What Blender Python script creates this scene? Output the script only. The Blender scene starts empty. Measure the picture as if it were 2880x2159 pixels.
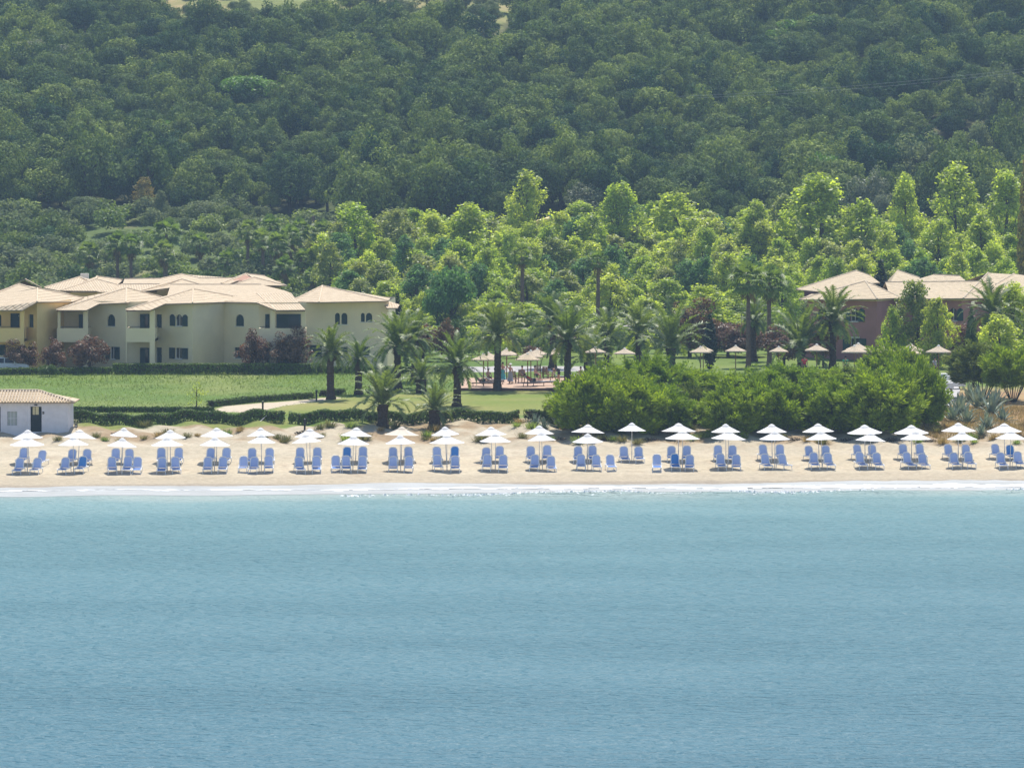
import bpy, math, random
import numpy as np
from mathutils import Vector, Matrix

# ------------------------------------------------------------------ camera, sky, sun, exposure
scene = bpy.context.scene
col = scene.collection
F, H, YH = 13680.0, 25.0, 390.0          # focal length in photo pixels, eye height, horizon row
cam_d = bpy.data.cameras.new('camera')
cam = bpy.data.objects.new('camera', cam_d)
col.objects.link(cam)
cam.location = (0, 0, H)
cam.rotation_euler = (math.radians(90), 0, 0)
cam_d.sensor_width = 36.0
cam_d.lens = 36.0 * F / 2880.0
cam_d.shift_y = -(1079.5 - YH) / 2880.0
cam_d.clip_start = 1.0
cam_d.clip_end = 4000.0
scene.camera = cam

SUN_EL, SUN_AZ = math.radians(64), math.radians(10)
world = bpy.data.worlds.new('World')
scene.world = world
world.use_nodes = True
wn = world.node_tree
sky = wn.nodes.new('ShaderNodeTexSky')
sky.sky_type = 'NISHITA'
sky.sun_disc = False
sky.sun_elevation = SUN_EL
sky.sun_rotation = SUN_AZ
sky.air_density = 1.0
sky.dust_density = 0.6
sky.ozone_density = 1.5
bg = wn.nodes['Background']
bg.inputs['Strength'].default_value = 0.13
wn.links.new(sky.outputs['Color'], bg.inputs['Color'])
sun_d = bpy.data.lights.new('sun', 'SUN')
sun_d.energy = 4.8
sun_d.angle = math.radians(0.5)
sun_d.color = (1.0, 0.95, 0.87)
sun = bpy.data.objects.new('sun', sun_d)
col.objects.link(sun)
to_sun = Vector((math.sin(SUN_AZ) * math.cos(SUN_EL), math.cos(SUN_AZ) * math.cos(SUN_EL), math.sin(SUN_EL)))
sun.rotation_euler = to_sun.to_track_quat('Z', 'Y').to_euler()
sun.location = (0, 300, 200)
vs = scene.view_settings
vs.view_transform = 'Standard'
vs.look = 'None'
vs.exposure = 0.35
vs.gamma = 1.0
scene.cycles.max_bounces = 6
scene.cycles.diffuse_bounces = 3
scene.cycles.transmission_bounces = 3
scene.cycles.volume_bounces = 0
scene.cycles.sample_clamp_indirect = 6.0

RNG = np.random.default_rng(11)
rnd = random.Random(5)

# ------------------------------------------------------------------ ground profile
PY = np.array([250, 300, 330, 344, 348, 356.3, 361, 366, 371, 374, 377, 380, 384, 395, 407, 420, 445, 470, 500, 530, 560, 600, 640, 665, 850, 1020.])
PZ = np.array([-3., -2.6, -1.0, 0, .32, .8, 1.15, 1.5, 1.85, 2.15, 2.5, 2.7, 2.8, 2.95, 3.2, 3.4, 3.75, 3.9, 4.05, 4.3, 5., 7.5, 12.2, 15.5, 52., 86.])


def ground(x, y):
    x = np.asarray(x, float)
    y = np.asarray(y, float)
    w = np.clip((382 - y) / 16.0, 0, 1)
    z = np.interp(y - 0.085 * np.clip(x, -60, 60) * w, PY, PZ)
    m = np.clip((y - 366) / 4, 0, 1) * np.clip((386 - y) / 5, 0, 1)
    z = z + m * (0.16 * np.sin(x * 0.9 + 1.3 * np.sin(x * .31)) + .1 * np.sin(x * 2.3 + y))
    far = np.clip((y - 560) / 120, 0, 1)
    z = z + far * (1.6 * np.sin(x * .045 + 1.0 + y * .01) + 1.1 * np.sin(x * .11 + y * .05))
    b = np.clip((372 - y) / 6, 0, 1) * np.clip((y - 349) / 4, 0, 1)
    z = z + b * (.035 * np.sin(x * 1.7 + y * .6) + .03 * np.sin(x * .63 - y * 1.9) + .02 * np.sin(x * 4.1 + y * 3.3))
    return z


def W(px, py, D):
    return Vector(((px - 1440) * D / F, D, H - (py - YH) * D / F))


def pxof(x, y, z):
    return 1440 + x * F / y, YH + (H - z) * F / y


_ys = np.arange(344, 1000, 0.1)


def gnd(px, py):
    """the ground point seen at photo pixel (px, py)"""
    xs = (px - 1440) * _ys / F
    zr = H - (py - YH) * _ys / F
    hit = np.nonzero(ground(xs, _ys) >= zr)[0]
    i = hit[0] if len(hit) else len(_ys) - 1
    y = float(_ys[i])
    x = float(xs[i])
    return Vector((x, y, float(ground(x, y))))


def at(px, y):
    """a ground point below photo column px at distance y"""
    x = (px - 1440) * y / F
    return Vector((x, y, float(ground(x, y))))


def zat(py, D):
    return H - (py - YH) * D / F


# ------------------------------------------------------------------ materials
def new_mat(name):
    m = bpy.data.materials.new(name)
    m.use_nodes = True
    nt = m.node_tree
    p = nt.nodes['Principled BSDF']
    return m, nt, p


def N(nt, kind, **kw):
    n = nt.nodes.new(kind)
    for k, v in kw.items():
        if k in n.inputs:
            n.inputs[k].default_value = v
        else:
            setattr(n, k, v)
    return n


def mixc(nt, fac, a, b, mode='MIX'):
    n = nt.nodes.new('ShaderNodeMix')
    n.data_type = 'RGBA'
    n.blend_type = mode
    for sock, v in ((n.inputs[0], fac), (n.inputs[6], a), (n.inputs[7], b)):
        if hasattr(v, 'is_output'):
            nt.links.new(v, sock)
        elif isinstance(v, tuple):
            sock.default_value = (*v[:3], 1)
        else:
            sock.default_value = v
    return n.outputs[2]


def noise(nt, scale, detail=4, rough=.6, coord='Object', vscale=None):
    t = nt.nodes.new('ShaderNodeTexCoord')
    out = t.outputs[coord]
    if coord == 'World':
        pass
    n = nt.nodes.new('ShaderNodeTexNoise')
    n.inputs['Scale'].default_value = scale
    n.inputs['Detail'].default_value = detail
    n.inputs['Roughness'].default_value = rough
    if vscale:
        mp = nt.nodes.new('ShaderNodeMapping')
        mp.inputs['Scale'].default_value = vscale
        nt.links.new(out, mp.inputs['Vector'])
        out = mp.outputs['Vector']
    nt.links.new(out, n.inputs['Vector'])
    return n.outputs['Fac']


def ramp(nt, src, stops):
    r = nt.nodes.new('ShaderNodeValToRGB')
    e = r.color_ramp.elements
    while len(e) < len(stops):
        e.new(0.5)
    for i, (p, c) in enumerate(stops):
        e[i].position = p
        e[i].color = (*c, 1) if len(c) == 3 else c
    nt.links.new(src, r.inputs['Fac'])
    return r.outputs['Color']


def bump(nt, p, src, strength=.3, dist=.05):
    b = nt.nodes.new('ShaderNodeBump')
    b.inputs['Strength'].default_value = strength
    b.inputs['Distance'].default_value = dist
    nt.links.new(src, b.inputs['Height'])
    nt.links.new(b.outputs['Normal'], p.inputs['Normal'])


def plain(name, c, rough=.7, var=.25, scale=3., spec=.3, bumpy=0., metal=0.):
    m, nt, p = new_mat(name)
    n = noise(nt, scale)
    lo = tuple(v * (1 - var) for v in c)
    hi = tuple(min(1, v * (1 + var)) for v in c)
    nt.links.new(ramp(nt, n, [(.3, lo), (.7, hi)]), p.inputs['Base Color'])
    p.inputs['Roughness'].default_value = rough
    p.inputs['Specular IOR Level'].default_value = spec
    p.inputs['Metallic'].default_value = metal
    if bumpy:
        bump(nt, p, noise(nt, scale * 6), bumpy)
    return m


def leafy(name, a, b, trans=.35, rough=.55, spec=.25, tint=(1.25, 1.25, .55), nscale=.6):
    """foliage: colour varies per plant and by clump, light passes through the leaves"""
    m, nt, p = new_mat(name)
    oi = nt.nodes.new('ShaderNodeObjectInfo')
    base = mixc(nt, oi.outputs['Random'], a, b)
    geo = nt.nodes.new('ShaderNodeNewGeometry')
    nz = nt.nodes.new('ShaderNodeTexNoise')
    nz.inputs['Scale'].default_value = nscale
    nz.inputs['Detail'].default_value = 3
    nt.links.new(geo.outputs['Position'], nz.inputs['Vector'])
    k = ramp(nt, nz.outputs['Fac'], [(.3, (.62, .66, .7)), (.72, (1.3, 1.3, 1.1))])
    c = mixc(nt, 1.0, base, k, 'MULTIPLY')
    isl = mixc(nt, 1.0, c, ramp(nt, geo.outputs['Random Per Island'], [(0, (.58, .62, .62)), (1, (1.42, 1.38, 1.3))]), 'MULTIPLY')
    nt.links.new(isl, p.inputs['Base Color'])
    p.inputs['Roughness'].default_value = rough
    p.inputs['Specular IOR Level'].default_value = spec
    tr = nt.nodes.new('ShaderNodeBsdfTranslucent')
    nt.links.new(mixc(nt, 1.0, isl, tint, 'MULTIPLY'), tr.inputs['Color'])
    mx = nt.nodes.new('ShaderNodeMixShader')
    mx.inputs[0].default_value = trans
    nt.links.new(p.outputs[0], mx.inputs[1])
    nt.links.new(tr.outputs[0], mx.inputs[2])
    nt.links.new(mx.outputs[0], nt.nodes['Material Output'].inputs['Surface'])
    return m


def fabric(name, c, trans=.4, rough=.8, var=.06, tc=None):
    m, nt, p = new_mat(name)
    n = noise(nt, 4.)
    cc = ramp(nt, n, [(.3, tuple(v * (1 - var) for v in c)), (.7, c)])
    nt.links.new(cc, p.inputs['Base Color'])
    p.inputs['Roughness'].default_value = rough
    p.inputs['Specular IOR Level'].default_value = .15
    tr = nt.nodes.new('ShaderNodeBsdfTranslucent')
    if tc:
        tr.inputs['Color'].default_value = (*tc, 1)
    else:
        nt.links.new(cc, tr.inputs['Color'])
    mx = nt.nodes.new('ShaderNodeMixShader')
    mx.inputs[0].default_value = trans
    nt.links.new(p.outputs[0], mx.inputs[1])
    nt.links.new(tr.outputs[0], mx.inputs[2])
    nt.links.new(mx.outputs[0], nt.nodes['Material Output'].inputs['Surface'])
    return m


def tile_mat(name, a, b):
    """clay pan tiles: rows and channels follow the surface (u along the eave, v up the slope)"""
    m, nt, p = new_mat(name)
    uv = nt.nodes.new('ShaderNodeUVMap')
    wv = N(nt, 'ShaderNodeTexWave', wave_type='BANDS', bands_direction='X', Scale=1.0)
    wv.inputs['Scale'].default_value = .30
    wv.inputs['Distortion'].default_value = .15
    wr = N(nt, 'ShaderNodeTexWave', wave_type='BANDS', bands_direction='Y')
    wr.wave_profile = 'SAW'
    wr.inputs['Scale'].default_value = .19
    nt.links.new(uv.outputs['UV'], wv.inputs['Vector'])
    nt.links.new(uv.outputs['UV'], wr.inputs['Vector'])
    nz = nt.nodes.new('ShaderNodeTexNoise')
    nz.inputs['Scale'].default_value = .55
    nz.inputs['Detail'].default_value = 6
    nt.links.new(uv.outputs['UV'], nz.inputs['Vector'])
    br = nt.nodes.new('ShaderNodeTexNoise')
    br.inputs['Scale'].default_value = 5.
    nt.links.new(uv.outputs['UV'], br.inputs['Vector'])
    c = ramp(nt, nz.outputs['Fac'], [(.32, a), (.68, b)])
    c = mixc(nt, 1.0, c, ramp(nt, br.outputs['Fac'], [(.35, (.8, .78, .75)), (.65, (1.12, 1.1, 1.05))]), 'MULTIPLY')
    c = mixc(nt, 1.0, c, ramp(nt, wr.outputs['Fac'], [(0, (.62, .58, .54)), (.3, (1., 1., 1.)), (1, (1.08, 1.07, 1.06))]), 'MULTIPLY')
    c = mixc(nt, 1.0, c, ramp(nt, wv.outputs['Fac'], [(0, (.80, .77, .74)), (.5, (1.04, 1.03, 1.02))]), 'MULTIPLY')
    nt.links.new(c, p.inputs['Base Color'])
    p.inputs['Roughness'].default_value = .85
    p.inputs['Specular IOR Level'].default_value = .15
    s = N(nt, 'ShaderNodeMath', operation='MULTIPLY_ADD')
    nt.links.new(wr.outputs['Fac'], s.inputs[0])
    s.inputs[1].default_value = .55
    nt.links.new(wv.outputs['Fac'], s.inputs[2])
    bump(nt, p, s.outputs[0], .55, .1)
    return m


M = {}
M['cream'] = plain('cream_plaster', (.82, .70, .465), .9, .07, .5, .1, .05)
M['yellow'] = plain('yellow_plaster', (.90, .64, .27), .9, .07, .5, .1, .05)
M['red'] = plain('red_plaster', (.43, .205, .185), .9, .12, .5, .1, .05)
M['tile'] = tile_mat('clay_tiles', (.545, .45, .325), (.675, .575, .435))
M['tile_old'] = tile_mat('weathered_clay_tiles', (.47, .40, .29), (.66, .56, .41))
M['tile_plain'] = plain('pale_clay_tile', (.66, .535, .385), .85, .16, 2.2, .15)
M['tile_plain_old'] = plain('weathered_clay_tile', (.50, .42, .31), .85, .2, 2.2, .15)
M['terracotta'] = plain('terracotta_plaster', (.44, .25, .17), .9, .1, 1.)
M['fascia'] = plain('brown_fascia', (.16, .09, .05), .7, .2)
M['dark_green'] = plain('dark_green_paint', (.012, .045, .045), .5, .2, 6)
M['door_shade'] = plain('door_and_interior_shade', (.008, .016, .02), .6, .2, 6)  # near-black door colour, also painting the shade inside the hut's open doorway
M['green_paint'] = plain('green_shutter_paint', (.01, .06, .045), .5, .2, 6)
M['glass'] = plain('dark_glass', (.02, .025, .03), .08, .3, 1., .6)
M['curtain'] = plain('pale_curtain', (.35, .36, .34), .9, .3, 2.)
M['white_trim'] = plain('white_trim', (.68, .66, .6), .7, .08)
M['lilac'] = plain('lilac_grey_boards', (.66, .655, .695), .75, .06, 2.)
M['umb'] = fabric('white_umbrella_cloth', (.86, .85, .84), .22)
M['umb_cream'] = fabric('cream_umbrella_cloth', (.80, .72, .60), .22)
M['pole'] = plain('pale_metal_pole', (.62, .61, .6), .4, .08, 3., .4)
M['pole_dark'] = plain('brown_wood_pole', (.13, .08, .05), .6, .2)
M['frame'] = plain('white_plastic_frame', (.82, .82, .82), .45, .04, 3., .4)
M['blue'] = fabric('blue_sling', (.16, .31, .74), .45, .7, .08, (.34, .48, .92))
M['blue_back'] = fabric('backlit_blue_backrest', (.23, .37, .78), .55, .7, .08, (.42, .57, .98))  # lighter copy of the sling blue, for sun coming through the backrest
M['bluev'] = fabric('bright_blue_sling', (.055, .21, .60), .35, .7, .08, (.10, .32, .80))
M['thatch'] = plain('straw_thatch', (.56, .46, .34), .95, .22, 9., .05, .5)
M['thatch_grey'] = plain('grey_straw_thatch', (.50, .45, .38), .95, .22, 9., .05, .5)
M['wood'] = plain('brown_wood', (.24, .14, .08), .7, .25, 4.)
M['deck'] = plain('terracotta_paving', (.46, .315, .225), .85, .12, 1.6)
M['deck_edge'] = plain('dark_terrace_edge', (.14, .075, .055), .9, .3, 3.)
M['date_leaf'] = leafy('date_palm_frond', (.145, .195, .05), (.195, .235, .07), .3, .5, .45, (1.25, 1.35, .5), 1.2)
M['date_trunk'] = plain('date_palm_trunk', (.085, .058, .045), .95, .45, 7., .1, .8)
M['fan_leaf'] = leafy('fan_palm_leaf', (.15, .22, .06), (.21, .26, .08), .36, .5, .4, (1.2, 1.3, .5), 1.2)
M['fan_trunk'] = plain('fan_palm_trunk', (.19, .13, .10), .95, .3, 6., .1, .5)
M['dead_leaf'] = leafy('dry_palm_leaf', (.22, .15, .08), (.26, .18, .09), .2, .8, .1, (1.1, 1, .8), 1.2)
M['bark'] = plain('tree_bark', (.075, .058, .045), .95, .35, 5., .1, .5)
M['bark_pale'] = plain('pale_bark', (.20, .17, .14), .95, .35, 4., .1, .4)
M['oak'] = leafy('oak_leaves', (.038, .090, .038), (.235, .285, .078), .22, .7, .08, (1.3, 1.35, .5), .3)
M['oak_bright'] = leafy('fresh_green_leaves', (.12, .24, .025), (.15, .27, .03), .4, .5, .2, (1.3, 1.3, .5), .4)
M['olive'] = leafy('olive_leaves', (.15, .19, .09), (.22, .25, .13), .34, .7, .1, (1.2, 1.25, .8), .5)
M['pale_olive'] = leafy('pale_grey_leaves', (.21, .23, .15), (.24, .26, .17), .28, .5, .25, (1.2, 1.2, .9), .5)
M['plane'] = leafy('plane_tree_leaves', (.32, .42, .085), (.50, .545, .145), .56, .45, .4, (1.4, 1.4, .5), .55)
M['plane_dull'] = leafy('dull_green_leaves', (.28, .33, .11), (.34, .37, .15), .5, .45, .4, (1.3, 1.25, .6), .6)
M['tamarisk'] = leafy('feathery_leaves', (.14, .26, .10), (.17, .28, .11), .42, .6, .2, (1.2, 1.3, .7), .8)
M['plum'] = leafy('dark_red_leaves', (.155, .092, .062), (.20, .12, .078), .3, .5, .25, (1.4, .9, .7), 1.)
M['rust'] = leafy('rust_coloured_leaves', (.17, .10, .05), (.17, .10, .05), .3, .6, .2, (1.3, 1, .6), .8)
M['yellowish'] = leafy('yellowing_leaves', (.30, .25, .07), (.34, .28, .09), .3, .6, .2, (1.3, 1.1, .6), .6)
M['juniper'] = leafy('juniper_sprays', (.20, .30, .022), (.29, .385, .03), .28, .6, .2, (1.35, 1.3, .4), .8)
M['juniper_dull'] = leafy('dull_juniper_sprays', (.16, .215, .04), (.20, .24, .05), .18, .6, .2, (1.3, 1.2, .5), .8)
M['cypress'] = leafy('cypress_leaves', (.012, .028, .016), (.016, .036, .02), .1, .6, .2, (1.2, 1.3, .7), 1.)
M['hedge'] = leafy('clipped_hedge_leaves', (.075, .13, .022), (.095, .15, .026), .25, .55, .25, (1.3, 1.3, .5), 1.3)
M['shrub'] = leafy('wild_shrub_leaves', (.18, .25, .075), (.25, .31, .095), .42, .5, .25, (1.3, 1.3, .6), .6)
M['agave'] = leafy('agave_blades', (.22, .27, .23), (.30, .34, .27), .08, .5, .4, (1.1, 1.2, .9), 1.5)
M['dune_plant'] = leafy('dune_plant_leaves', (.17, .17, .075), (.22, .20, .10), .3, .6, .2, (1.2, 1.2, .6), 1.)
M['grass'] = leafy('tall_meadow_grass', (.175, .235, .06), (.175, .235, .06), .35, .5, .3, (1.3, 1.3, .5), .12)
M['dry_grass'] = leafy('dry_grass', (.36, .27, .13), (.36, .27, .13), .3, .8, .1, (1.2, 1.1, .8), .5)
M['black'] = plain('black_metal', (.02, .02, .022), .5, .2)
M['skin'] = plain('skin', (.50, .28, .19), .6, .08)
M['cloth_white'] = plain('white_cloth', (.74, .73, .72), .9, .05)
M['cloth_red'] = plain('red_cloth', (.55, .05, .07), .9, .1)
M['cloth_dark'] = plain('dark_cloth', (.025, .03, .045), .9, .2)
M['cloth_teal'] = plain('turquoise_cloth', (.10, .42, .46), .9, .1)
M['cloth_green'] = plain('green_cloth', (.03, .30, .16), .9, .1)
M['cloth_grey'] = plain('grey_cloth', (.30, .31, .34), .9, .1)
M['hair_dark'] = plain('dark_hair', (.03, .02, .015), .6, .2)
M['hair_grey'] = plain('grey_hair', (.55, .53, .5), .6, .1)
M['car'] = plain('silver_car_paint', (.60, .62, .64), .25, .03, 1., .6)
M['rubber'] = plain('black_rubber', (.02, .02, .02), .8, .2)
M['teal'] = plain('turquoise_plastic', (.06, .40, .42), .4, .1)
M['yellow_plastic'] = plain('yellow_plastic', (.75, .52, .12), .4, .1)
M['road'] = plain('grey_paving', (.42, .40, .39), .9, .08, .7)
M['wire'] = plain('pale_wire', (.5, .5, .5), .4, .1)
M['far_window_light'] = plain('painted_window_daylight', (.62, .55, .33), .5, .1)  # daylight of the hut's far windows, put in as a pale colour
M['shutter_grey'] = plain('grey_green_shutter', (.40, .44, .42), .7, .08, 4.)


# ------------------------------------------------------------------ mesh and object helpers
class MB:
    def __init__(s):
        s.v, s.f, s.uv = [], [], {}

    def poly(s, pts, uv=None):
        i = len(s.v)
        s.v += [tuple(p) for p in pts]
        if uv:
            s.uv[len(s.f)] = uv
        s.f.append(list(range(i, i + len(pts))))

    def box(s, lo, hi, mat=None):
        x0, y0, z0 = lo
        x1, y1, z1 = hi
        i = len(s.v)
        p = [(x0, y0, z0), (x1, y0, z0), (x1, y1, z0), (x0, y1, z0), (x0, y0, z1), (x1, y0, z1), (x1, y1, z1), (x0, y1, z1)]
        if mat is not None:
            p = [tuple(mat @ Vector(q)) for q in p]
        s.v += p
        for q in ((0, 3, 2, 1), (4, 5, 6, 7), (0, 1, 5, 4), (1, 2, 6, 5), (2, 3, 7, 6), (3, 0, 4, 7)):
            s.f.append([i + k for k in q])

    def prism(s, plan, z0, z1):
        i, n = len(s.v), len(plan)
        s.v += [(x, y, z0) for x, y in plan] + [(x, y, z1) for x, y in plan]
        s.f.append([i + n - 1 - k for k in range(n)])
        s.f.append([i + n + k for k in range(n)])
        for k in range(n):
            j = (k + 1) % n
            s.f.append([i + k, i + j, i + n + j, i + n + k])

    def tube(s, pts, r, n=8, cap=True):
        pts = [Vector(p) for p in pts]
        rs = r if isinstance(r, (list, tuple)) else [r] * len(pts)
        i0 = len(s.v)
        up = Vector((0, 0, 1))
        for k, p in enumerate(pts):
            d = (pts[min(k + 1, len(pts) - 1)] - pts[max(k - 1, 0)]).normalized()
            a = d.cross(up if abs(d.z) < .95 else Vector((0, 1, 0))).normalized()
            b = d.cross(a)
            for j in range(n):
                t = 2 * math.pi * j / n
                s.v.append(tuple(p + (a * math.cos(t) + b * math.sin(t)) * rs[k]))
        for k in range(len(pts) - 1):
            for j in range(n):
                q = (j + 1) % n
                s.f.append([i0 + k * n + j, i0 + k * n + q, i0 + (k + 1) * n + q, i0 + (k + 1) * n + j])
        if cap:
            s.f.append([i0 + j for j in range(n)])
            e = i0 + (len(pts) - 1) * n
            s.f.append([e + n - 1 - j for j in range(n)])

    def slab(s, pts, t):
        """a roof plane: polygon with thickness t below it and tile coordinates (u along the level line, v up the slope)"""
        pts = [Vector(p) for p in pts]
        nrm = Vector((0, 0, 0))
        for k in range(len(pts)):
            nrm += pts[k].cross(pts[(k + 1) % len(pts)])
        nrm.normalize()
        if nrm.z < 0:
            pts.reverse()
            nrm = -nrm
        u = Vector((0, 0, 1)).cross(nrm)
        u = u.normalized() if u.length > 1e-4 else Vector((1, 0, 0))
        v = nrm.cross(u)
        uv = [(p.dot(u) * 4.2, p.dot(v) * 2.6) for p in pts]
        s.poly(pts, uv)
        low = [p - Vector((0, 0, t)) for p in pts]
        s.poly(list(reversed(low)), list(reversed(uv)))
        n = len(pts)
        for k in range(n):
            j = (k + 1) % n
            s.poly([pts[k], low[k], low[j], pts[j]])

    def mesh(s, name, smooth=False):
        me = bpy.data.meshes.new(name)
        me.from_pydata(s.v, [], s.f)
        if s.uv:
            L = me.uv_layers.new(name='UVMap')
            for fi, p in enumerate(me.polygons):
                for k, li in enumerate(p.loop_indices):
                    L.data[li].uv = s.uv[fi][k] if fi in s.uv else (0, 0)
        if smooth:
            for p in me.polygons:
                p.use_smooth = True
        me.update()
        return me

    def build(s, name, mat, parent=None, smooth=False):
        return link(name, s.mesh(name, smooth), mat, parent)


def link(name, me, mat, parent=None):
    o = bpy.data.objects.new(name, me)
    col.objects.link(o)
    if mat is not None and not me.materials:
        me.materials.append(M[mat] if isinstance(mat, str) else mat)
    if parent is not None:
        o.parent = parent
    return o


def np_mesh(name, V, k):
    """V: (n, k, 3) loose faces of k corners"""
    V = np.ascontiguousarray(V, dtype=np.float32)
    n = V.shape[0]
    me = bpy.data.meshes.new(name)
    me.vertices.add(n * k)
    me.vertices.foreach_set('co', V.ravel())
    me.loops.add(n * k)
    me.loops.foreach_set('vertex_index', np.arange(n * k, dtype=np.int32))
    me.polygons.add(n)
    me.polygons.foreach_set('loop_start', np.arange(0, n * k, k, dtype=np.int32))
    me.update(calc_edges=True)
    return me


def tag(o, label=None, cat=None, group=None, kind=None):
    if label:
        o['label'] = label
    if cat:
        o['category'] = cat
    if group:
        o['group'] = group
    if kind:
        o['kind'] = kind
    return o


def thing(name, label, cat, loc=(0, 0, 0), rz=0., group=None, scale=None):
    o = bpy.data.objects.new(name, None)
    o.empty_display_size = .3
    col.objects.link(o)
    o.location = loc
    o.rotation_euler = (0, 0, rz)
    if scale is not None:
        o.scale = scale if isinstance(scale, (tuple, list)) else (scale,) * 3
    return tag(o, label, cat, group)


def dup(root, loc, rz=0., label=None, scale=None, group=None):
    r = root.copy()
    col.objects.link(r)
    r.location = loc
    r.rotation_euler = (0, 0, rz)
    if scale is not None:
        r.scale = scale if isinstance(scale, (tuple, list)) else (scale,) * 3
    if label:
        r['label'] = label
    if group:
        r['group'] = group
    for ch in list(root.children):
        c = ch.copy()
        col.objects.link(c)
        c.parent = r
        for g in list(ch.children):
            d = g.copy()
            col.objects.link(d)
            d.parent = c
    return r


_with = {}


def with_mat(me, mat):
    """the same mesh carrying another material (one shared copy per material)"""
    if not me.materials:
        me.materials.append(M[mat])
        _with[(me.name, mat)] = me
        return me
    if me.materials[0] == M[mat]:
        return me
    k = (me.name, mat)
    if k not in _with:
        c = me.copy()
        c.materials[0] = M[mat]
        _with[k] = c
    return _with[k]


def unit(v):
    return v / np.maximum(np.linalg.norm(v, axis=-1, keepdims=True), 1e-9)


def leaf_quads(C, Nn, size, rng, aspect=.75):
    """leaf faces at centres C with normals Nn"""
    n = len(C)
    r = unit(rng.normal(size=(n, 3)))
    a = unit(np.cross(Nn, r))
    b = np.cross(Nn, a)
    s = np.broadcast_to(size, (n,))[:, None] * .5
    a = a * s
    b = b * s * aspect
    k = rng.uniform(.2, .5, (n, 1))
    return np.stack([C - a, C - b * k * 1.6 + a * .1, C + a, C + b + a * .15], axis=1)


def blades(C, D, Ln, Wd, rng):
    """narrow pointed sprays starting at C and running along D"""
    n = len(C)
    s = unit(np.cross(D, rng.normal(size=(n, 3)))) * (np.broadcast_to(Wd, (n,)) * .5)[:, None]
    L = D * np.broadcast_to(Ln, (n,))[:, None]
    return np.stack([C, C + L * .45 - s, C + L, C + L * .45 + s], 1)


def crown(name, rng, lobes, per, size, jitter=.5, up=.25, fill=.25):
    """lobes: rows of (x, y, z, rx, ry, rz); leaves lie on and just inside each lobe"""
    out = []
    L = np.array(lobes, float)
    vol = (L[:, 3] * L[:, 4] * L[:, 5]) ** (2 / 3.)
    cnt = np.maximum(6, (per * vol / vol.sum()).astype(int))
    for row, n in zip(L, cnt):
        d = unit(rng.normal(size=(n, 3)))
        rr = np.where(rng.random(n) < fill, rng.uniform(.4, .85, n), rng.uniform(.85, 1.08, n))[:, None]
        c = row[:3] + d * row[3:6] * rr
        nn = unit(d + rng.normal(size=(n, 3)) * jitter + np.array([0, 0, up]))
        out.append(leaf_quads(c, nn, size * rng.uniform(.65, 1.35, n), rng))
    return np_mesh(name, np.concatenate(out), 4)


def round_lobes(rng, R, Hh, n, lr=(.30, .48), z0=.35, dome=1.0):
    """lobes of a rounded crown of radius R on a tree of height Hh"""
    res = []
    for i in range(n):
        t = i / max(n - 1, 1)
        a = i * 2.399 + rng.uniform(-.4, .4)
        e = math.asin(np.clip(-.35 + 1.3 * t, -1, 1))
        k = rng.uniform(.55, .8)
        r = R * rng.uniform(*lr)
        zc = Hh * (z0 + 1) / 2
        hz = Hh * (1 - z0) / 2
        res.append((R * k * math.cos(e) * math.cos(a), R * k * math.cos(e) * math.sin(a), zc + hz * k * math.sin(e) * dome, r, r, r * rng.uniform(.65, .9)))
    res.append((0, 0, Hh * (z0 + 1) / 2, R * .6, R * .6, Hh * (1 - z0) * .36))
    return res


def trunk_mesh(name, rng, h, r, limbs=4, spread=.5, lean=.05):
    mb = MB()
    pts = [Vector((0, 0, -.4))]
    for k in range(1, 6):
        t = k / 5
        pts.append(Vector((rng.uniform(-1, 1) * lean * h * t, rng.uniform(-1, 1) * lean * h * t, h * t)))
    mb.tube(pts, [r * 1.25, r, r * .88, r * .75, r * .6, r * .35], 8)
    for i in range(limbs):
        t = rng.uniform(.4, .85)
        k = int(t * 5)
        p = pts[k].lerp(pts[min(k + 1, 5)], t * 5 - k)
        a = i * 2.4 + rng.uniform(0, 1)
        e = p + Vector((math.cos(a) * spread * h, math.sin(a) * spread * h, h * rng.uniform(.2, .4)))
        mid = p.lerp(e, .5) + Vector((0, 0, -.05 * h))
        mb.tube([p, mid, e], [r * .5, r * .35, r * .12], 6)
    return mb.mesh(name, True)


ORD = ('first second third fourth fifth sixth seventh eighth ninth tenth eleventh twelfth thirteenth fourteenth fifteenth sixteenth '
       'seventeenth eighteenth nineteenth twentieth twenty-first twenty-second').split()

# ------------------------------------------------------------------ the ground, the hillside, the sea
_G = np.random.default_rng(3).random((256, 256))


def vnoise(x, y, s, o=0.):
    x = np.asarray(x) / s + 17.3 + o * 31.7
    y = np.asarray(y) / s + 91.1 + o * 11.9
    xi, yi = np.floor(x).astype(int), np.floor(y).astype(int)
    fx, fy = x - xi, y - yi
    fx, fy = fx * fx * (3 - 2 * fx), fy * fy * (3 - 2 * fy)
    g = lambda i, j: _G[i % 256, j % 256]
    return (g(xi, yi) * (1 - fx) + g(xi + 1, yi) * fx) * (1 - fy) + (g(xi, yi + 1) * (1 - fx) + g(xi + 1, yi + 1) * fx) * fy


def fbm(x, y, s, o=0., n=3):
    return sum(vnoise(x, y, s / 2 ** k, o + k) / 2 ** k for k in range(n)) / sum(1 / 2 ** k for k in range(n))


def inside(px, py, poly):
    r = np.zeros(px.shape, bool)
    n = len(poly)
    for i in range(n):
        x0, y0 = poly[i]
        x1, y1 = poly[(i + 1) % n]
        c = ((y0 > py) != (y1 > py)) & (px < (x1 - x0) * (py - y0) / ((y1 - y0) if y1 != y0 else 1e-9) + x0)
        r ^= c
    return r


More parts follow.
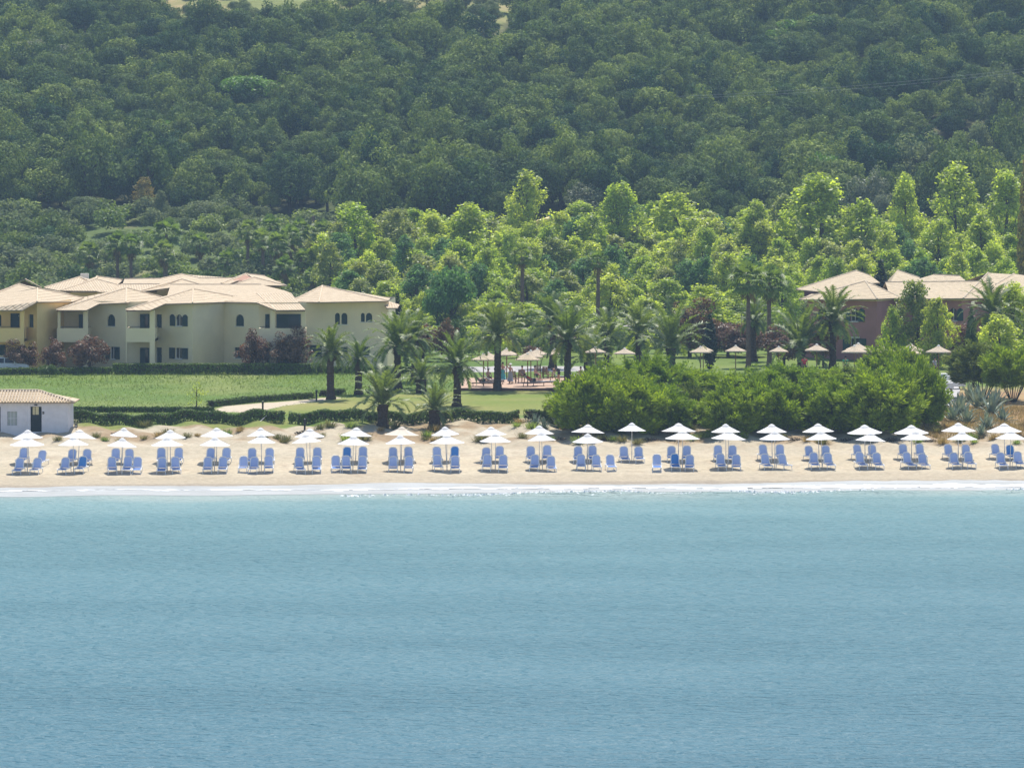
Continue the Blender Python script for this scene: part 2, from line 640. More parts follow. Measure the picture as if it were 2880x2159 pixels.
PATH = [tuple(gnd(a, b)[:2]) for a, b in [(612, 1158), (618, 1144), (700, 1136), (800, 1129), (880, 1122), (945, 1116), (965, 1119), (900, 1128), (800, 1141), (735, 1156), (700, 1160)]]
LAWN = [tuple(gnd(a, b)[:2]) for a, b in [(735, 1166), (800, 1142), (900, 1129), (1000, 1116), (1150, 1107), (1290, 1102), (1620, 1092), (1640, 1150), (1560, 1168)]]
BACKPATH = [tuple(gnd(a, b)[:2]) for a, b in [(1120, 1044), (1200, 1034), (1400, 1030), (1640, 1030), (1640, 1044), (1400, 1046)]]
CLEAR = [(420, -200), (1560, -200), (1480, 40), (1380, 95), (1290, 100), (1180, 70), (1060, 50), (960, 80), (860, 85), (760, 80), (690, 70), (600, 62), (520, 55), (450, 30)]
CLEAR2 = [(2640, -200), (3100, -200), (3100, 60), (2880, 34), (2760, 28), (2690, 12)]

ybeach = np.concatenate([np.arange(318, 381, .45)])
yground = np.concatenate([[ybeach[-1]], np.arange(381.2, 424, .5), np.arange(424, 520, 1.0)])
yhill = np.concatenate([[yground[-1]], np.arange(521, 1015, 3.0)])


def sheet(name, ys, cols, mat, kind='structure'):
    t = np.linspace(-1, 1, cols)
    Y, T = np.meshgrid(ys, t, indexing='ij')
    X = T * (Y * .142 + 8)
    Z = ground(X, Y)
    nr = len(ys)
    V = np.stack([X, Y, Z], -1).reshape(-1, 3)
    i = (np.arange(nr - 1)[:, None] * cols + np.arange(cols - 1)[None]).ravel()
    f = np.stack([i, i + 1, i + cols + 1, i + cols], 1)
    me = bpy.data.meshes.new(name)
    me.vertices.add(len(V))
    me.vertices.foreach_set('co', V.astype(np.float32).ravel())
    me.loops.add(f.size)
    me.loops.foreach_set('vertex_index', f.astype(np.int32).ravel())
    me.polygons.add(len(f))
    me.polygons.foreach_set('loop_start', np.arange(0, f.size, 4, dtype=np.int32))
    me.polygons.foreach_set('use_smooth', np.ones(len(f), bool))
    me.update(calc_edges=True)
    C = soil(X.ravel(), Y.ravel(), Z.ravel())
    a = me.color_attributes.new('soil', 'FLOAT_COLOR', 'POINT')
    a.data.foreach_set('color', np.concatenate([C, np.ones((len(C), 1))], 1).astype(np.float32).ravel())
    o = link(name, me, mat)
    tag(o, kind=kind)
    return o


def soil(x, y, z):
    """what the ground is made of at each place (its own colour, no light or shade)"""
    px, py = pxof(x, y, z)
    n1, n2, n3 = fbm(x, y, 3.), fbm(x, y, 9., 5), fbm(x, y, .9, 9)
    lerp = lambda a, b, t: a + (b - a) * np.clip(t, 0, 1)[:, None]
    A = lambda *c: np.broadcast_to(np.array(c, float), (len(x), 3))
    w = np.clip((382 - y) / 16.0, 0, 1)
    u = y - 0.085 * np.clip(x, -60, 60) * w
    c = lerp(A(.435, .375, .27), A(.51, .44, .325), n1 * 1.6 - .3)
    c = lerp(c, A(.41, .33, .235), (n3 - .52) * 2.4)
    c = lerp(c, A(.41, .345, .25), np.clip((353.8 - u) / 1.5, 0, 1) * .7)       # damp band
    c = lerp(c, A(.33, .28, .215), np.clip((349.3 - u + (n1 - .5) * 1.2) / .8, 0, 1))
    # dune scarp: earth, roots and dry litter
    d = np.clip((y - 369.5) / 3, 0, 1) * np.clip((384 - y) / 3, 0, 1)
    c = lerp(c, A(.30, .21, .12), d * np.clip((n1 - .46) * 6, 0, 1) * .85)
    c = lerp(c, A(.36, .29, .17), np.clip((y - 379) / 4, 0, 1) * .75)
    # lawn strip by the hut and the beach hedge
    g = np.clip((y - 378.2 + (n1 - .5) * 5) / .8, 0, 1) * np.clip((x + 34.5) / 1., 0, 1) * np.clip((-9.5 - x + (n2 - .5) * 5) / 1., 0, 1) * (y < 390)
    c = lerp(c, lerp(A(.12, .19, .035), A(.22, .23, .07), n1 * 2 - .6), g)
    # meadow and gardens
    inland = np.clip((y - 385.5) / 1.0, 0, 1)
    right = np.clip((x - 31 + (n2 - .5) * 4) / 3, 0, 1) * np.clip((425 - y) / 10, 0, 1)
    green = lerp(A(.12, .185, .042), A(.195, .23, .07), n2 * 2.2 - .7)
    green = lerp(green, A(.11, .17, .03), np.clip((n1 - .55) * 4, 0, 1) * .6)
    c = lerp(c, green, inland)
    c = lerp(c, lerp(A(.33, .21, .11), A(.40, .29, .15), n1 * 2 - .5), np.clip((y - 380) / 4, 0, 1) * right)
    lawn = inside(x, y, LAWN)
    c = np.where(lawn[:, None], lerp(A(.17, .215, .05), A(.27, .255, .09), n2 * 2.4 - .75), c)
    bright = np.clip((y - 452) / 4, 0, 1) * np.clip((550 - y) / 20, 0, 1)
    c = lerp(c, lerp(A(.095, .155, .035), A(.165, .215, .05), n2 * 2 - .5), bright)
    c = np.where(inside(x, y, BACKPATH)[:, None], A(.42, .40, .385) * (1 + .15 * (n1[:, None] - .5)), c)
    c = np.where(inside(x, y, PATH)[:, None], lerp(A(.46, .385, .28), A(.54, .46, .345), n1), c)
    # rough slope and hillside
    wild = np.clip((y - 545) / 25, 0, 1)
    c = lerp(c, lerp(lerp(A(.10, .14, .045), A(.32, .27, .14), n2 * 3.8 - 2.35), A(.13, .16, .05), (n1 - .5) * 3), wild)
    c = lerp(c, lerp(A(.06, .065, .03), A(.15, .15, .06), n2 * 3 - 1.3), np.clip((y - 662) / 10, 0, 1))
    pyg = py + (n2 - .5) * 40
    clr = (inside(px, pyg, CLEAR) | (pyg < -60)) & (y > 700)
    c = np.where(clr[:, None], lerp(lerp(A(.20, .22, .075), A(.36, .28, .14), n2 * 3.4 - 1.7), A(.19, .22, .07), (n1 - .5) * 2), c)
    c = np.where((inside(px, pyg, CLEAR2) & (y > 700))[:, None], lerp(A(.40, .26, .17), A(.46, .32, .21), n1), c)
    return c


def soil_mat(name, bs, bd, fine):
    m, nt, p = new_mat(name)
    at_ = nt.nodes.new('ShaderNodeAttribute')
    at_.attribute_name = 'soil'
    f = noise(nt, fine, 5, .7)
    k = ramp(nt, f, [(.3, (.82, .82, .82)), (.7, (1.16, 1.16, 1.16))])
    nt.links.new(mixc(nt, 1., at_.outputs['Color'], k, 'MULTIPLY'), p.inputs['Base Color'])
    p.inputs['Roughness'].default_value = .95
    p.inputs['Specular IOR Level'].default_value = .08
    bump(nt, p, noise(nt, fine * .6, 6, .65), bs, bd)
    return m


M['sand'] = soil_mat('beach_sand', .8, .16, 2.2)
M['soil'] = soil_mat('garden_ground', .5, .12, 3.)
M['slope'] = soil_mat('hillside_ground', .6, .4, .6)
beach = sheet('beach', ybeach, 300, 'sand')
land = sheet('ground', yground, 300, 'soil')
hill = sheet('hillside', yhill, 150, 'slope')


def sea_mat():
    m, nt, p = new_mat('sea_water')
    geo = nt.nodes.new('ShaderNodeNewGeometry')
    sep = nt.nodes.new('ShaderNodeSeparateXYZ')
    nt.links.new(geo.outputs['Position'], sep.inputs[0])
    k = N(nt, 'ShaderNodeMath', operation='MULTIPLY_ADD')
    nt.links.new(sep.outputs['X'], k.inputs[0])
    k.inputs[1].default_value = -.085
    nt.links.new(sep.outputs['Y'], k.inputs[2])
    big = nt.nodes.new('ShaderNodeTexNoise')
    big.inputs['Scale'].default_value = .06
    big.inputs['Detail'].default_value = 4
    nt.links.new(geo.outputs['Position'], big.inputs['Vector'])
    k2 = N(nt, 'ShaderNodeMath', operation='MULTIPLY_ADD')
    nt.links.new(big.outputs['Fac'], k2.inputs[0])
    k2.inputs[1].default_value = 14.
    nt.links.new(k.outputs[0], k2.inputs[2])
    mr = nt.nodes.new('ShaderNodeMapRange')
    mr.inputs['From Min'].default_value = 187
    mr.inputs['From Max'].default_value = 352
    nt.links.new(k2.outputs[0], mr.inputs['Value'])
    # deep water first, the sandy shallows last
    c = ramp(nt, mr.outputs[0], [(0, (.024, .118, .160)), (.55, (.037, .146, .172)), (.86, (.066, .186, .196)), (.945, (.130, .25, .243)), (.985, (.28, .35, .31))])
    nt.links.new(c, p.inputs['Base Color'])
    p.inputs['Roughness'].default_value = .42
    p.inputs['IOR'].default_value = 1.33
    mp = nt.nodes.new('ShaderNodeMapping')
    mp.inputs['Scale'].default_value = (1., 2.1, 1.)
    mp.inputs['Rotation'].default_value = (0, 0, math.radians(7))
    nt.links.new(geo.outputs['Position'], mp.inputs['Vector'])
    h = None
    for sc, amp in ((1.0, 1.), (2.6, .30), (6.5, .06), (.22, .5)):
        n = nt.nodes.new('ShaderNodeTexNoise')
        n.inputs['Scale'].default_value = sc
        n.inputs['Detail'].default_value = 3
        n.inputs['Distortion'].default_value = .4
        nt.links.new(mp.outputs[0], n.inputs['Vector'])
        a = N(nt, 'ShaderNodeMath', operation='MULTIPLY_ADD')
        nt.links.new(n.outputs['Fac'], a.inputs[0])
        a.inputs[1].default_value = amp
        if h is None:
            a.inputs[2].default_value = 0
        else:
            nt.links.new(h, a.inputs[2])
        h = a.outputs[0]
    # wind patches: rougher and calmer water
    wp = nt.nodes.new('ShaderNodeTexNoise')
    wp.inputs['Scale'].default_value = .045
    mp2 = nt.nodes.new('ShaderNodeMapping')
    mp2.inputs['Scale'].default_value = (.5, 1.6, 1.)
    nt.links.new(geo.outputs['Position'], mp2.inputs['Vector'])
    nt.links.new(mp2.outputs[0], wp.inputs['Vector'])
    w = nt.nodes.new('ShaderNodeMapRange')
    w.inputs['From Min'].default_value = .35
    w.inputs['From Max'].default_value = .65
    w.inputs['To Min'].default_value = .78
    w.inputs['To Max'].default_value = 1.05
    nt.links.new(wp.outputs['Fac'], w.inputs['Value'])
    b = nt.nodes.new('ShaderNodeBump')
    b.inputs['Distance'].default_value = .62
    nt.links.new(w.outputs[0], b.inputs['Strength'])
    nt.links.new(h, b.inputs['Height'])
    nt.links.new(b.outputs['Normal'], p.inputs['Normal'])
    return m


M['sea'] = sea_mat()
xs, ys2 = np.linspace(-62, 62, 249), np.concatenate([np.array([-15., 60, 150]), np.arange(170, 330, 2.), np.arange(330, 353, .3)])
X, Y = np.meshgrid(xs, ys2)
U = Y - .085 * X


def swell(x, u):
    """the small breaker standing just off the shore, higher towards the east"""
    k = np.clip((x + 14) / 12, 0, 1)
    c = 340.9 + .35 * np.sin(x * .33) + .25 * np.sin(x * .83 + 1)
    a = (.10 + .12 * np.clip(vnoise(x, x * 0, 4.) * 2 - .4, 0, 1)) * k
    d = u - c
    return a * np.where(d < 0, np.exp(-(d / .9) ** 2), np.exp(-(d / 1.5) ** 2))


Z = swell(X, U)
nr, nc = X.shape
me = bpy.data.meshes.new('sea')
me.vertices.add(X.size)
me.vertices.foreach_set('co', np.stack([X, Y, Z], -1).astype(np.float32).ravel())
i = (np.arange(nr - 1)[:, None] * nc + np.arange(nc - 1)[None]).ravel()
f = np.stack([i, i + 1, i + nc + 1, i + nc], 1).astype(np.int32)
me.loops.add(f.size)
me.loops.foreach_set('vertex_index', f.ravel())
me.polygons.add(len(f))
me.polygons.foreach_set('loop_start', np.arange(0, f.size, 4, dtype=np.int32))
me.polygons.foreach_set('use_smooth', np.ones(len(f), bool))
me.update(calc_edges=True)
tag(link('sea', me, 'sea'), kind='structure')

# surf: a thin lumpy sheet of foam running up the sand
m, nt, p = new_mat('surf_foam')
fn = noise(nt, 1.3, 6, .7, vscale=(.35, 1., 1.))
nt.links.new(ramp(nt, fn, [(.3, (.70, .73, .74)), (.52, (.90, .91, .91))]), p.inputs['Base Color'])
p.inputs['Roughness'].default_value = .6
bump(nt, p, noise(nt, 3., 5, .7), .6, .1)
M['foam'] = m
m, nt, p = new_mat('wet_wash')
fn = noise(nt, .8, 6, .7, vscale=(.25, 1.2, 1.))
nt.links.new(ramp(nt, fn, [(.3, (.255, .26, .245)), (.65, (.40, .41, .40))]), p.inputs['Base Color'])
p.inputs['Roughness'].default_value = .65
M['wash'] = m


def band(name, lo, hi, mat, rows, lift, lump, holes=0.):
    xs = np.linspace(-60, 60, 900)
    V = []
    for k in range(rows + 1):
        t = k / rows
        u = lo(xs) * (1 - t) + hi(xs) * t
        y = u + .085 * xs
        e = math.sin(math.pi * t)
        z = np.maximum(ground(xs, y), swell(xs, u)) + lift + e * lump * (.35 + 1.3 * vnoise(xs * 1.4, y * 3, 1.))
        V.append(np.stack([xs, y, z], -1))
    V = np.array(V)
    n = len(xs)
    i = (np.arange(rows)[:, None] * n + np.arange(n - 1)[None]).ravel()
    f = np.stack([i, i + 1, i + n + 1, i + n], 1)
    if holes:                                                # torn edges and gaps in the foam
        cen = V.reshape(-1, 3)[f].mean(1)
        tt = (np.repeat(np.arange(rows), n - 1) + .5) / rows
        f = f[fbm(cen[:, 0], cen[:, 1] * 2.2, .9, 12) > holes * (1.9 * np.abs(tt - .5) ** 1.2) + .14]
    me = bpy.data.meshes.new(name)
    me.from_pydata(V.reshape(-1, 3).tolist(), [], f.tolist())
    for q in me.polygons:
        q.use_smooth = True
    me.update()
    tag(link(name, me, mat), kind='structure')


wob = lambda x, s, o: fbm(x, x * 0 + o, s, o) - .5
band('wet_wash', lambda x: 343.0 + wob(x, 7., 1) * 2.2, lambda x: 348.0 + wob(x, 11., 2) * 2.4 + wob(x, 2.2, 3) * .7, 'wash', 10, .012, .0)
band('surf_foam', lambda x: 344.6 + wob(x, 6., 4) * 1.6 + wob(x, 1.3, 5) * 1.1 + np.clip(.5 - x * .02, -.5, .9), lambda x: 346.15 + wob(x, 8., 6) * 1.8 + wob(x, 1.5, 7) * 1.2 + np.clip(x * .012, -.2, .4), 'foam', 14, .018, .035, .75)
# white flecks standing in for sun glints along the breaker's lip
xs = RNG.uniform(-12, 58, 1900)
keep = vnoise(xs, xs * 0, 3., 4) + RNG.uniform(-.25, .25, len(xs)) > .52 - .002 * xs
xs = xs[keep]
us = 340.9 + .35 * np.sin(xs * .33) + .25 * np.sin(xs * .83 + 1) + RNG.normal(0, .32, len(xs))
C = np.stack([xs, us + .085 * xs, swell(xs, us) + .03], -1)
Q = leaf_quads(C, unit(RNG.normal(size=C.shape) * .5 + np.array([0, -.6, .8])), RNG.uniform(.08, .36, len(xs)), RNG, .4)
tag(link('breaker_glints', np_mesh('breaker_glints', Q, 4), 'foam'), kind='stuff')

# ------------------------------------------------------------------ beach umbrellas and loungers


def umbrella_proto():
    t = thing('beach_umbrella', 'x', 'umbrella', group='white beach umbrellas in two rows')
    R0, edge, rise = 1.22, 2.0, .56
    mb = MB()
    ring = []
    K = 8
    for r_, sag in ((.12, 0), (.45, -.025), (.8, -.025), (1., 0)):
        row = []
        for k in range(K * 2):
            a = math.pi * k / K + .2
            rr = R0 * r_ * (1 if k % 2 == 0 else .955)
            row.append((rr * math.cos(a), rr * math.sin(a), edge + rise * (1 - r_) + sag + (0 if k % 2 == 0 else -.012)))
        ring.append(row)
    for a, b in zip(ring, ring[1:]):
        for k in range(K * 2):
            j = (k + 1) % (K * 2)
            mb.poly([b[k], b[j], a[j], a[k]])
    o = mb.build('canopy', 'umb', t)
    mb = MB()
    for k in range(K):
        a = math.pi * 2 * k / K + .2
        mb.tube([(.05 * math.cos(a), .05 * math.sin(a), edge + rise * .95 - .02), (R0 * .98 * math.cos(a), R0 * .98 * math.sin(a), edge - .015)], .012, 5)
    mb.build('canopy_frame', 'pole', t)
    mb = MB()
    for k in range(12):
        a, b = math.pi * k / 6, math.pi * (k + 1) / 6
        r1, r2, z1, z2 = .30, .10, edge + rise * .80, edge + rise * 1.03
        mb.poly([(r1 * math.cos(a), r1 * math.sin(a), z1), (r1 * math.cos(b), r1 * math.sin(b), z1), (r2 * math.cos(b), r2 * math.sin(b), z2), (r2 * math.cos(a), r2 * math.sin(a), z2)])
        mb.poly([(r2 * math.cos(a), r2 * math.sin(a), z2), (r2 * math.cos(b), r2 * math.sin(b), z2), (0, 0, z2 + .03)])
    mb.build('vent_cap', 'umb', t)
    mb = MB()
    mb.tube([(0, 0, -.6), (0, 0, edge + rise * 1.0)], .026, 8)
    mb.tube([(0, 0, -.1), (0, 0, .55)], .034, 8)
    mb.build('pole', 'pole', t)
    return t


def lounger_proto():
    t = thing('sun_lounger', 'x', 'sun lounger', group='blue sun loungers under the beach umbrellas')
    hw, zs = .31, .33
    hy, ang, bl = .22, math.radians(62), .80                     # hinge, backrest angle and length
    ca, sa = math.cos(ang), math.sin(ang)
    mb = MB()
    for s in (-1, 1):
        mb.tube([(s * hw, -.98, zs - .02), (s * hw, -.9, zs), (s * hw, .95, zs)], .032, 7)
        mb.tube([(s * hw, hy - .12, zs + .02), (s * hw * 1.08, hy - .02, zs + .10), (s * hw, hy + .1, zs + .10)], .035, 6)
    mb.tube([(-hw, -.98, zs - .02), (hw, -.98, zs - .02)], .028, 7)
    mb.tube([(-hw, .95, zs), (hw, .95, zs)], .028, 7)
    mb.build('frame', 'frame', t)
    mb = MB()
    P = lambda x, d: (x, hy + d * ca, zs + .03 + d * sa)
    mb.tube([P(-hw + .02, 0), P(-hw + .02, bl * .80), P(-hw * .62, bl * .97), P(0, bl), P(hw * .62, bl * .97), P(hw - .02, bl * .80), P(hw - .02, 0)], .034, 7)
    bf = mb.build('backrest_frame', 'frame', t)
    for s in (-1, 1):
        for y in (-.78, .78):
            mb = MB()
            mb.tube([(s * (hw - .01), y, zs), (s * (hw + .01), y + (.07 if y > 0 else -.07), -.05)], [.03, .022], 7)
            mb.build('leg', 'frame', t)
    mb = MB()
    n = 8
    for k in range(n):
        y0, y1 = -.94 + (hy + .94) * k / n, -.94 + (hy + .94) * (k + 1) / n
        s0, s1 = zs - .035 * math.sin(math.pi * k / n), zs - .035 * math.sin(math.pi * (k + 1) / n)
        mb.poly([(-hw + .03, y0, s0), (hw - .03, y0, s0), (hw - .03, y1, s1), (-hw + .03, y1, s1)])
    mb.build('seat_sling', 'blue', t)
    mb = MB()
    w = hw - .045
    mb.poly([P(-w, .0), P(w, .0), P(w, bl * .4), P(-w, bl * .4)])
    mb.poly([P(-w, bl * .4), P(w, bl * .4), P(w, bl * .78), P(w * .62, bl * .94), P(0, bl * .97), P(-w * .62, bl * .94), P(-w, bl * .78)])
    mb.build('backrest_sling', 'blue_back', t)
    return t


# stations: centre columns (photo pixels) of rear and front umbrella with their edge row and half width, and the foot columns of rear and front loungers
c1 = lambda v: v * .42229
c2 = lambda v: 720 + v * .42229
c3 = lambda v: 1440 + v * .42229
c4 = lambda v: 2160 + v * .42229
ey = lambda v: 700 + v * .42229
ST = [
    (c1, (193, 1257, 105), (182, 1303, 120), (150, 270), (125, 242)),
    (c1, (520, 1257, 118), (490, 1303, 105), (473, 577), (428, 543)),
    (c1, (812, 1243, 95), (804, 1312, 102), (767, 865), (747, 849, 914)),
    (c1, (1136, 1257, 105), (1115, 1305, 108), (1075, 1187), (1078, 1170)),
    (c1, (1443, 1243, 112), (1428, 1305, 104), (1398, 1505), (1383, 1484)),
    (c2, (38, 1243, 95), (35, 1287, 95), (-26, 92), (-85, -15, 85)),
    (c2, (360, 1248, 103), (347, 1285, 103), (292, 408), (290, 403)),
    (c2, (663, 1242, 108), (645, 1297, 108), (603, 712), (532, 601, 708)),
    (c2, (967, 1237, 120), (964, 1292, 102), (915, 1018), (913, 1017)),
    (c2, (1268, 1235, 96), (1272, 1290, 122), (1208, 1322), (1210, 1326)),
    (c2, (1572, 1237, 108), (1594, 1280, 107), (1530, 1622), (1538, 1646)),
    (c3, (182, 1228, 100), (203, 1273, 100), (128, 232), (150, 262)),
    (c3, (499, 1222, 113), (505, 1282, 105), (440, 538), (460, 563, 658)),
    (c3, (798, 1210, 95), None, (748, 846), ()),
    (c3, (1108, 1213, 120), (1135, 1262, 120), (1062, 1162), (965, 1087, 1183)),
    (c3, (1425, 1217, 98), (1437, 1263, 120), (1372, 1468), (1392, 1494)),
    (c4, (28, 1218, 103), (45, 1265, 105), (-25, 82), (-12, 107)),
    (c4, (340, 1215, 108), (360, 1265, 108), (283, 388), (308, 406)),
    (c4, (647, 1223, 120), (675, 1275, 103), (605, 700), (618, 730)),
    (c4, (957, 1225, 120), (986, 1265, 105), (905, 1017), (936, 1036)),
    (c4, (1267, 1210, 117), (1293, 1267, 107), (1210, 1322), (1244, 1342)),
    (c4, (1576, 1213, 120), (1612, 1262, 107), (1525, 1620), (1556, 1668)),
]
umb0, lng0 = umbrella_proto(), lounger_proto()
lng_blue2 = {}


def row_ground(px, u):
    k = (px - 1440) / F
    y = u / (1 - .085 * k)
    return Vector((k * y, y, float(ground(k * y, y))))


nu = nl = 0
for si, (cv, rear, front, rl, fl) in enumerate(ST):
    for row, um, ls, u0 in (('rear', rear, rl, 360.6), ('front', front, fl, 356.0)):
        if um:
            px = cv(um[0])
            g = row_ground(px, u0 + .25)
            he = zat(ey(um[1]), g.y) - g.z                    # height of the canopy's edge
            loc = g + Vector((0, 0, he - 2.0))
            sc = (um[2] * .42229 * g.y / F / 1.22)
            lab = f'white beach umbrella in the {row} row, {ORD[si]} station from the left'
            if si == 8 and row == 'rear':
                lab = 'cream coloured beach umbrella in the rear row, ninth station from the left'
            if si == 13:
                lab = 'white beach umbrella standing alone without a front umbrella, fourteenth station'
            rz = rnd.uniform(0, .7)
            if nu == 0:
                o = umb0
                o.location, o.rotation_euler, o.scale = loc, (0, 0, rz), (sc, sc, 1)
                o['label'] = lab
            else:
                o = dup(umb0, loc, rz, lab, (sc, sc, 1))
            o.rotation_euler = (rnd.gauss(0, .018), rnd.gauss(0, .022), rz)
            if si == 1 and row == 'rear':
                o.rotation_euler = (-.02, .06, rz)
            if si in (18,) and row == 'front':
                o.rotation_euler = (0, .05, rz)
            if si == 8 and row == 'rear':
                for ch in o.children:
                    if ch.name.startswith(('canopy', 'vent')):
                        ch.data = with_mat(ch.data, 'umb_cream')
            nu += 1
        for li, lx in enumerate(ls):
            px = cv(lx)
            g = row_ground(px, u0 - .55 + rnd.uniform(-.25, .25))
            yaw = rnd.gauss(0, .06)
            if si >= 16 or (si == 13):
                yaw += .14                                     # these are turned a little
            if si <= 1:
                yaw -= .14
            side = 'left' if px < cv(um[0] if um else rear[0]) else 'right'
            lab = f'blue sling lounger {side} of the {row} pole at the {ORD[si]} umbrella station'
            if len(ls) == 3:
                extra = {2: 2, 5: 0, 7: 0, 12: 2, 14: 0}[si]
                if li == extra:
                    lab = f'blue sling lounger standing in full sun outside the {ORD[si]} umbrella station'
                elif side == 'left':
                    lab = f'blue sling lounger close left of the {row} pole, {ORD[si]} umbrella station'
            v = Vector((0, 0, .02))
            if nl == 0:
                o = lng0
                o.location, o.rotation_euler = g + v, (0, 0, yaw)
                o['label'] = lab
            else:
                o = dup(lng0, g + v, yaw, lab)
            slope = math.atan2(float(ground(g.x, g.y + .8)) - float(ground(g.x, g.y - .8)), 1.6)
            o.rotation_euler = (slope * .8, 0, yaw)
            if (si, row, li) in {(1, 'front', 1), (9, 'rear', 1), (21, 'rear', 1), (7, 'rear', 0), (14, 'front', 1)}:
                o['label'] = lab.replace('blue sling', 'bright blue sling')
                for ch in o.children:
                    if 'sling' in ch.name:
                        ch.data = with_mat(ch.data, 'bluev')
            nl += 1

# ------------------------------------------------------------------ buildings


def part(name, mb, mat, root, parent=None, smooth=False):
    """a part modelled in world space, stored relative to its thing"""
    l = root.location
    mb.v = [(a - l.x, b - l.y, c - l.z) for a, b, c in mb.v]
    return mb.build(name, mat, parent or root, smooth)


def fr(A, B):
    A, B = Vector(A), Vector(B)
    d = B - A
    L = d.length
    d /= L
    return A, d, L, Vector((d.y, -d.x))


def wall(mb, A, B, z0, z1, ops=(), depth=.16):
    """a wall from A to B (seen with A on the left) with openings (s0, s1, za, zb, arched) cut through its face"""
    A, d, L, n = fr(A, B)
    P = lambda s, z, o=0.: (A.x + d.x * s + n.x * o, A.y + d.y * s + n.y * o, z)
    S = sorted({0., L, *[o[0] for o in ops], *[o[1] for o in ops]})
    Zs = sorted({z0, z1, *[o[2] for o in ops], *[o[3] for o in ops]})
    for a, b in zip(S, S[1:]):
        for e, f_ in zip(Zs, Zs[1:]):
            sm, zm = (a + b) / 2, (e + f_) / 2
            if not any(o[0] < sm < o[1] and o[2] < zm < o[3] for o in ops):
                mb.poly([P(a, e), P(b, e), P(b, f_), P(a, f_)])
    for s0, s1, za, zb, arch in ops:
        r = (s1 - s0) / 2
        if arch:
            top = [(s0 + r - r * math.cos(math.pi * k / 12), zb - r + r * math.sin(math.pi * k / 12)) for k in range(13)]
            for k in range(12):
                (sa, ua), (sb, ub) = top[k], top[k + 1]
                mb.poly([P(sa, ua), P(sb, ub), P(sb, zb), P(sa, zb)])
            out = [(s0, za)] + top + [(s1, za)]
        else:
            out = [(s0, za), (s0, zb), (s1, zb), (s1, za)]
        for (sa, ua), (sb, ub) in zip(out, out[1:] + out[:1]):
            mb.poly([P(sa, ua), P(sb, ub), P(sb, ub, -depth), P(sa, ua, -depth)])


def outline(s0, s1, za, zb, arch, n=12):
    r = (s1 - s0) / 2
    if not arch:
        return [(s0, za), (s1, za), (s1, zb), (s0, zb)]
    return [(s0, za), (s1, za)] + [(s0 + r + r * math.cos(math.pi * k / n), zb - r + r * math.sin(math.pi * k / n)) for k in range(n + 1)]


def plate(mb, A, B, pts, o0, o1):
    """a flat shape on a wall, between offsets o0 (back) and o1 (front)"""
    A, d, L, n = fr(A, B)
    P = lambda s, z, o: (A.x + d.x * s + n.x * o, A.y + d.y * s + n.y * o, z)
    f = [P(s, z, o1) for s, z in pts]
    b = [P(s, z, o0) for s, z in pts]
    mb.poly(f)
    mb.poly(list(reversed(b)))
    for k in range(len(pts)):
        j = (k + 1) % len(pts)
        mb.poly([f[j], f[k], b[k], b[j]])


def window(root, A, B, op, kind='shuttered', paint='dark_green', depth=.16, sill='white_trim', leaf=None):
    """kind: glass = dark panes behind a frame; closed = shutters closed in the opening; shuttered = glass with shutters folded back on the wall"""
    s0, s1, za, zb, arch = op
    w = s1 - s0
    fr_ = MB()
    t = .055
    for lo, hi, a, b in ((s0, s0 + t, za, zb - (w / 2 if arch else 0)), (s1 - t, s1, za, zb - (w / 2 if arch else 0)), (s0 + t, s1 - t, za, za + t), ((s0 + s1) / 2 - .025, (s0 + s1) / 2 + .025, za + t, zb - .05)):
        plate(fr_, A, B, [(lo, a), (hi, a), (hi, b), (lo, b)], -depth + .005, -depth + .06)
    f = part('window', fr_, paint if kind == 'closed' else 'white_trim', root)
    g = MB()
    plate(g, A, B, outline(s0, s1, za, zb, arch), -depth - .03, -depth + (.03 if kind == 'closed' else .003))
    part('shutter' if kind == 'closed' else 'pane', g, paint if kind == 'closed' else 'glass', root, f)
    if kind == 'curtained':
        g = MB()
        plate(g, A, B, [(s0 + .1, za + .1), (s0 + w * .45, za + .1), (s0 + w * .45, zb - .25), (s0 + .1, zb - .25)], -depth + .004, -depth + .012)
        part('curtain', g, 'curtain', root, f)
    if sill:
        g = MB()
        plate(g, A, B, [(s0 - .08, za - .07), (s1 + .08, za - .07), (s1 + .08, za), (s0 - .08, za)], .001, .09)
        part('sill', g, sill, root, f)
    if kind in ('shuttered', 'curtained'):
        lw = leaf or w * .78
        for a, b in ((s0 - lw - .02, s0 - .02), (s1 + .02, s1 + lw + .02)):
            g = MB()
            if arch:
                q = (b - a)
                flip = a > s1
                pts = [(a, za), (b, za)]
                arc = [((b - q * (1 - math.cos(math.pi / 2 * k / 6))) if not flip else (a + q * (1 - math.cos(math.pi / 2 * k / 6))), zb - w / 2 + w / 2 * math.sin(math.pi / 2 * k / 6)) for k in range(7)]
                pts = ([(a, za), (b, za)] + [(b, zb - w / 2 + .02)] + [(b - q * k / 6, zb - w / 2 + (w / 2) * math.sin(math.pi * (.18 + .82 * k / 6) / 1.25)) for k in range(7)]) if not flip else \
                    ([(a, za), (b, za)] + [(b - q * k / 6, zb - w / 2 + (w / 2) * math.sin(math.pi * (1 - .82 * k / 6) / 1.25)) for k in range(7)])
            else:
                pts = [(a, za), (b, za), (b, zb), (a, zb)]
            plate(g, A, B, pts, .02, .06)
            part('shutter', g, paint, root)
    return f


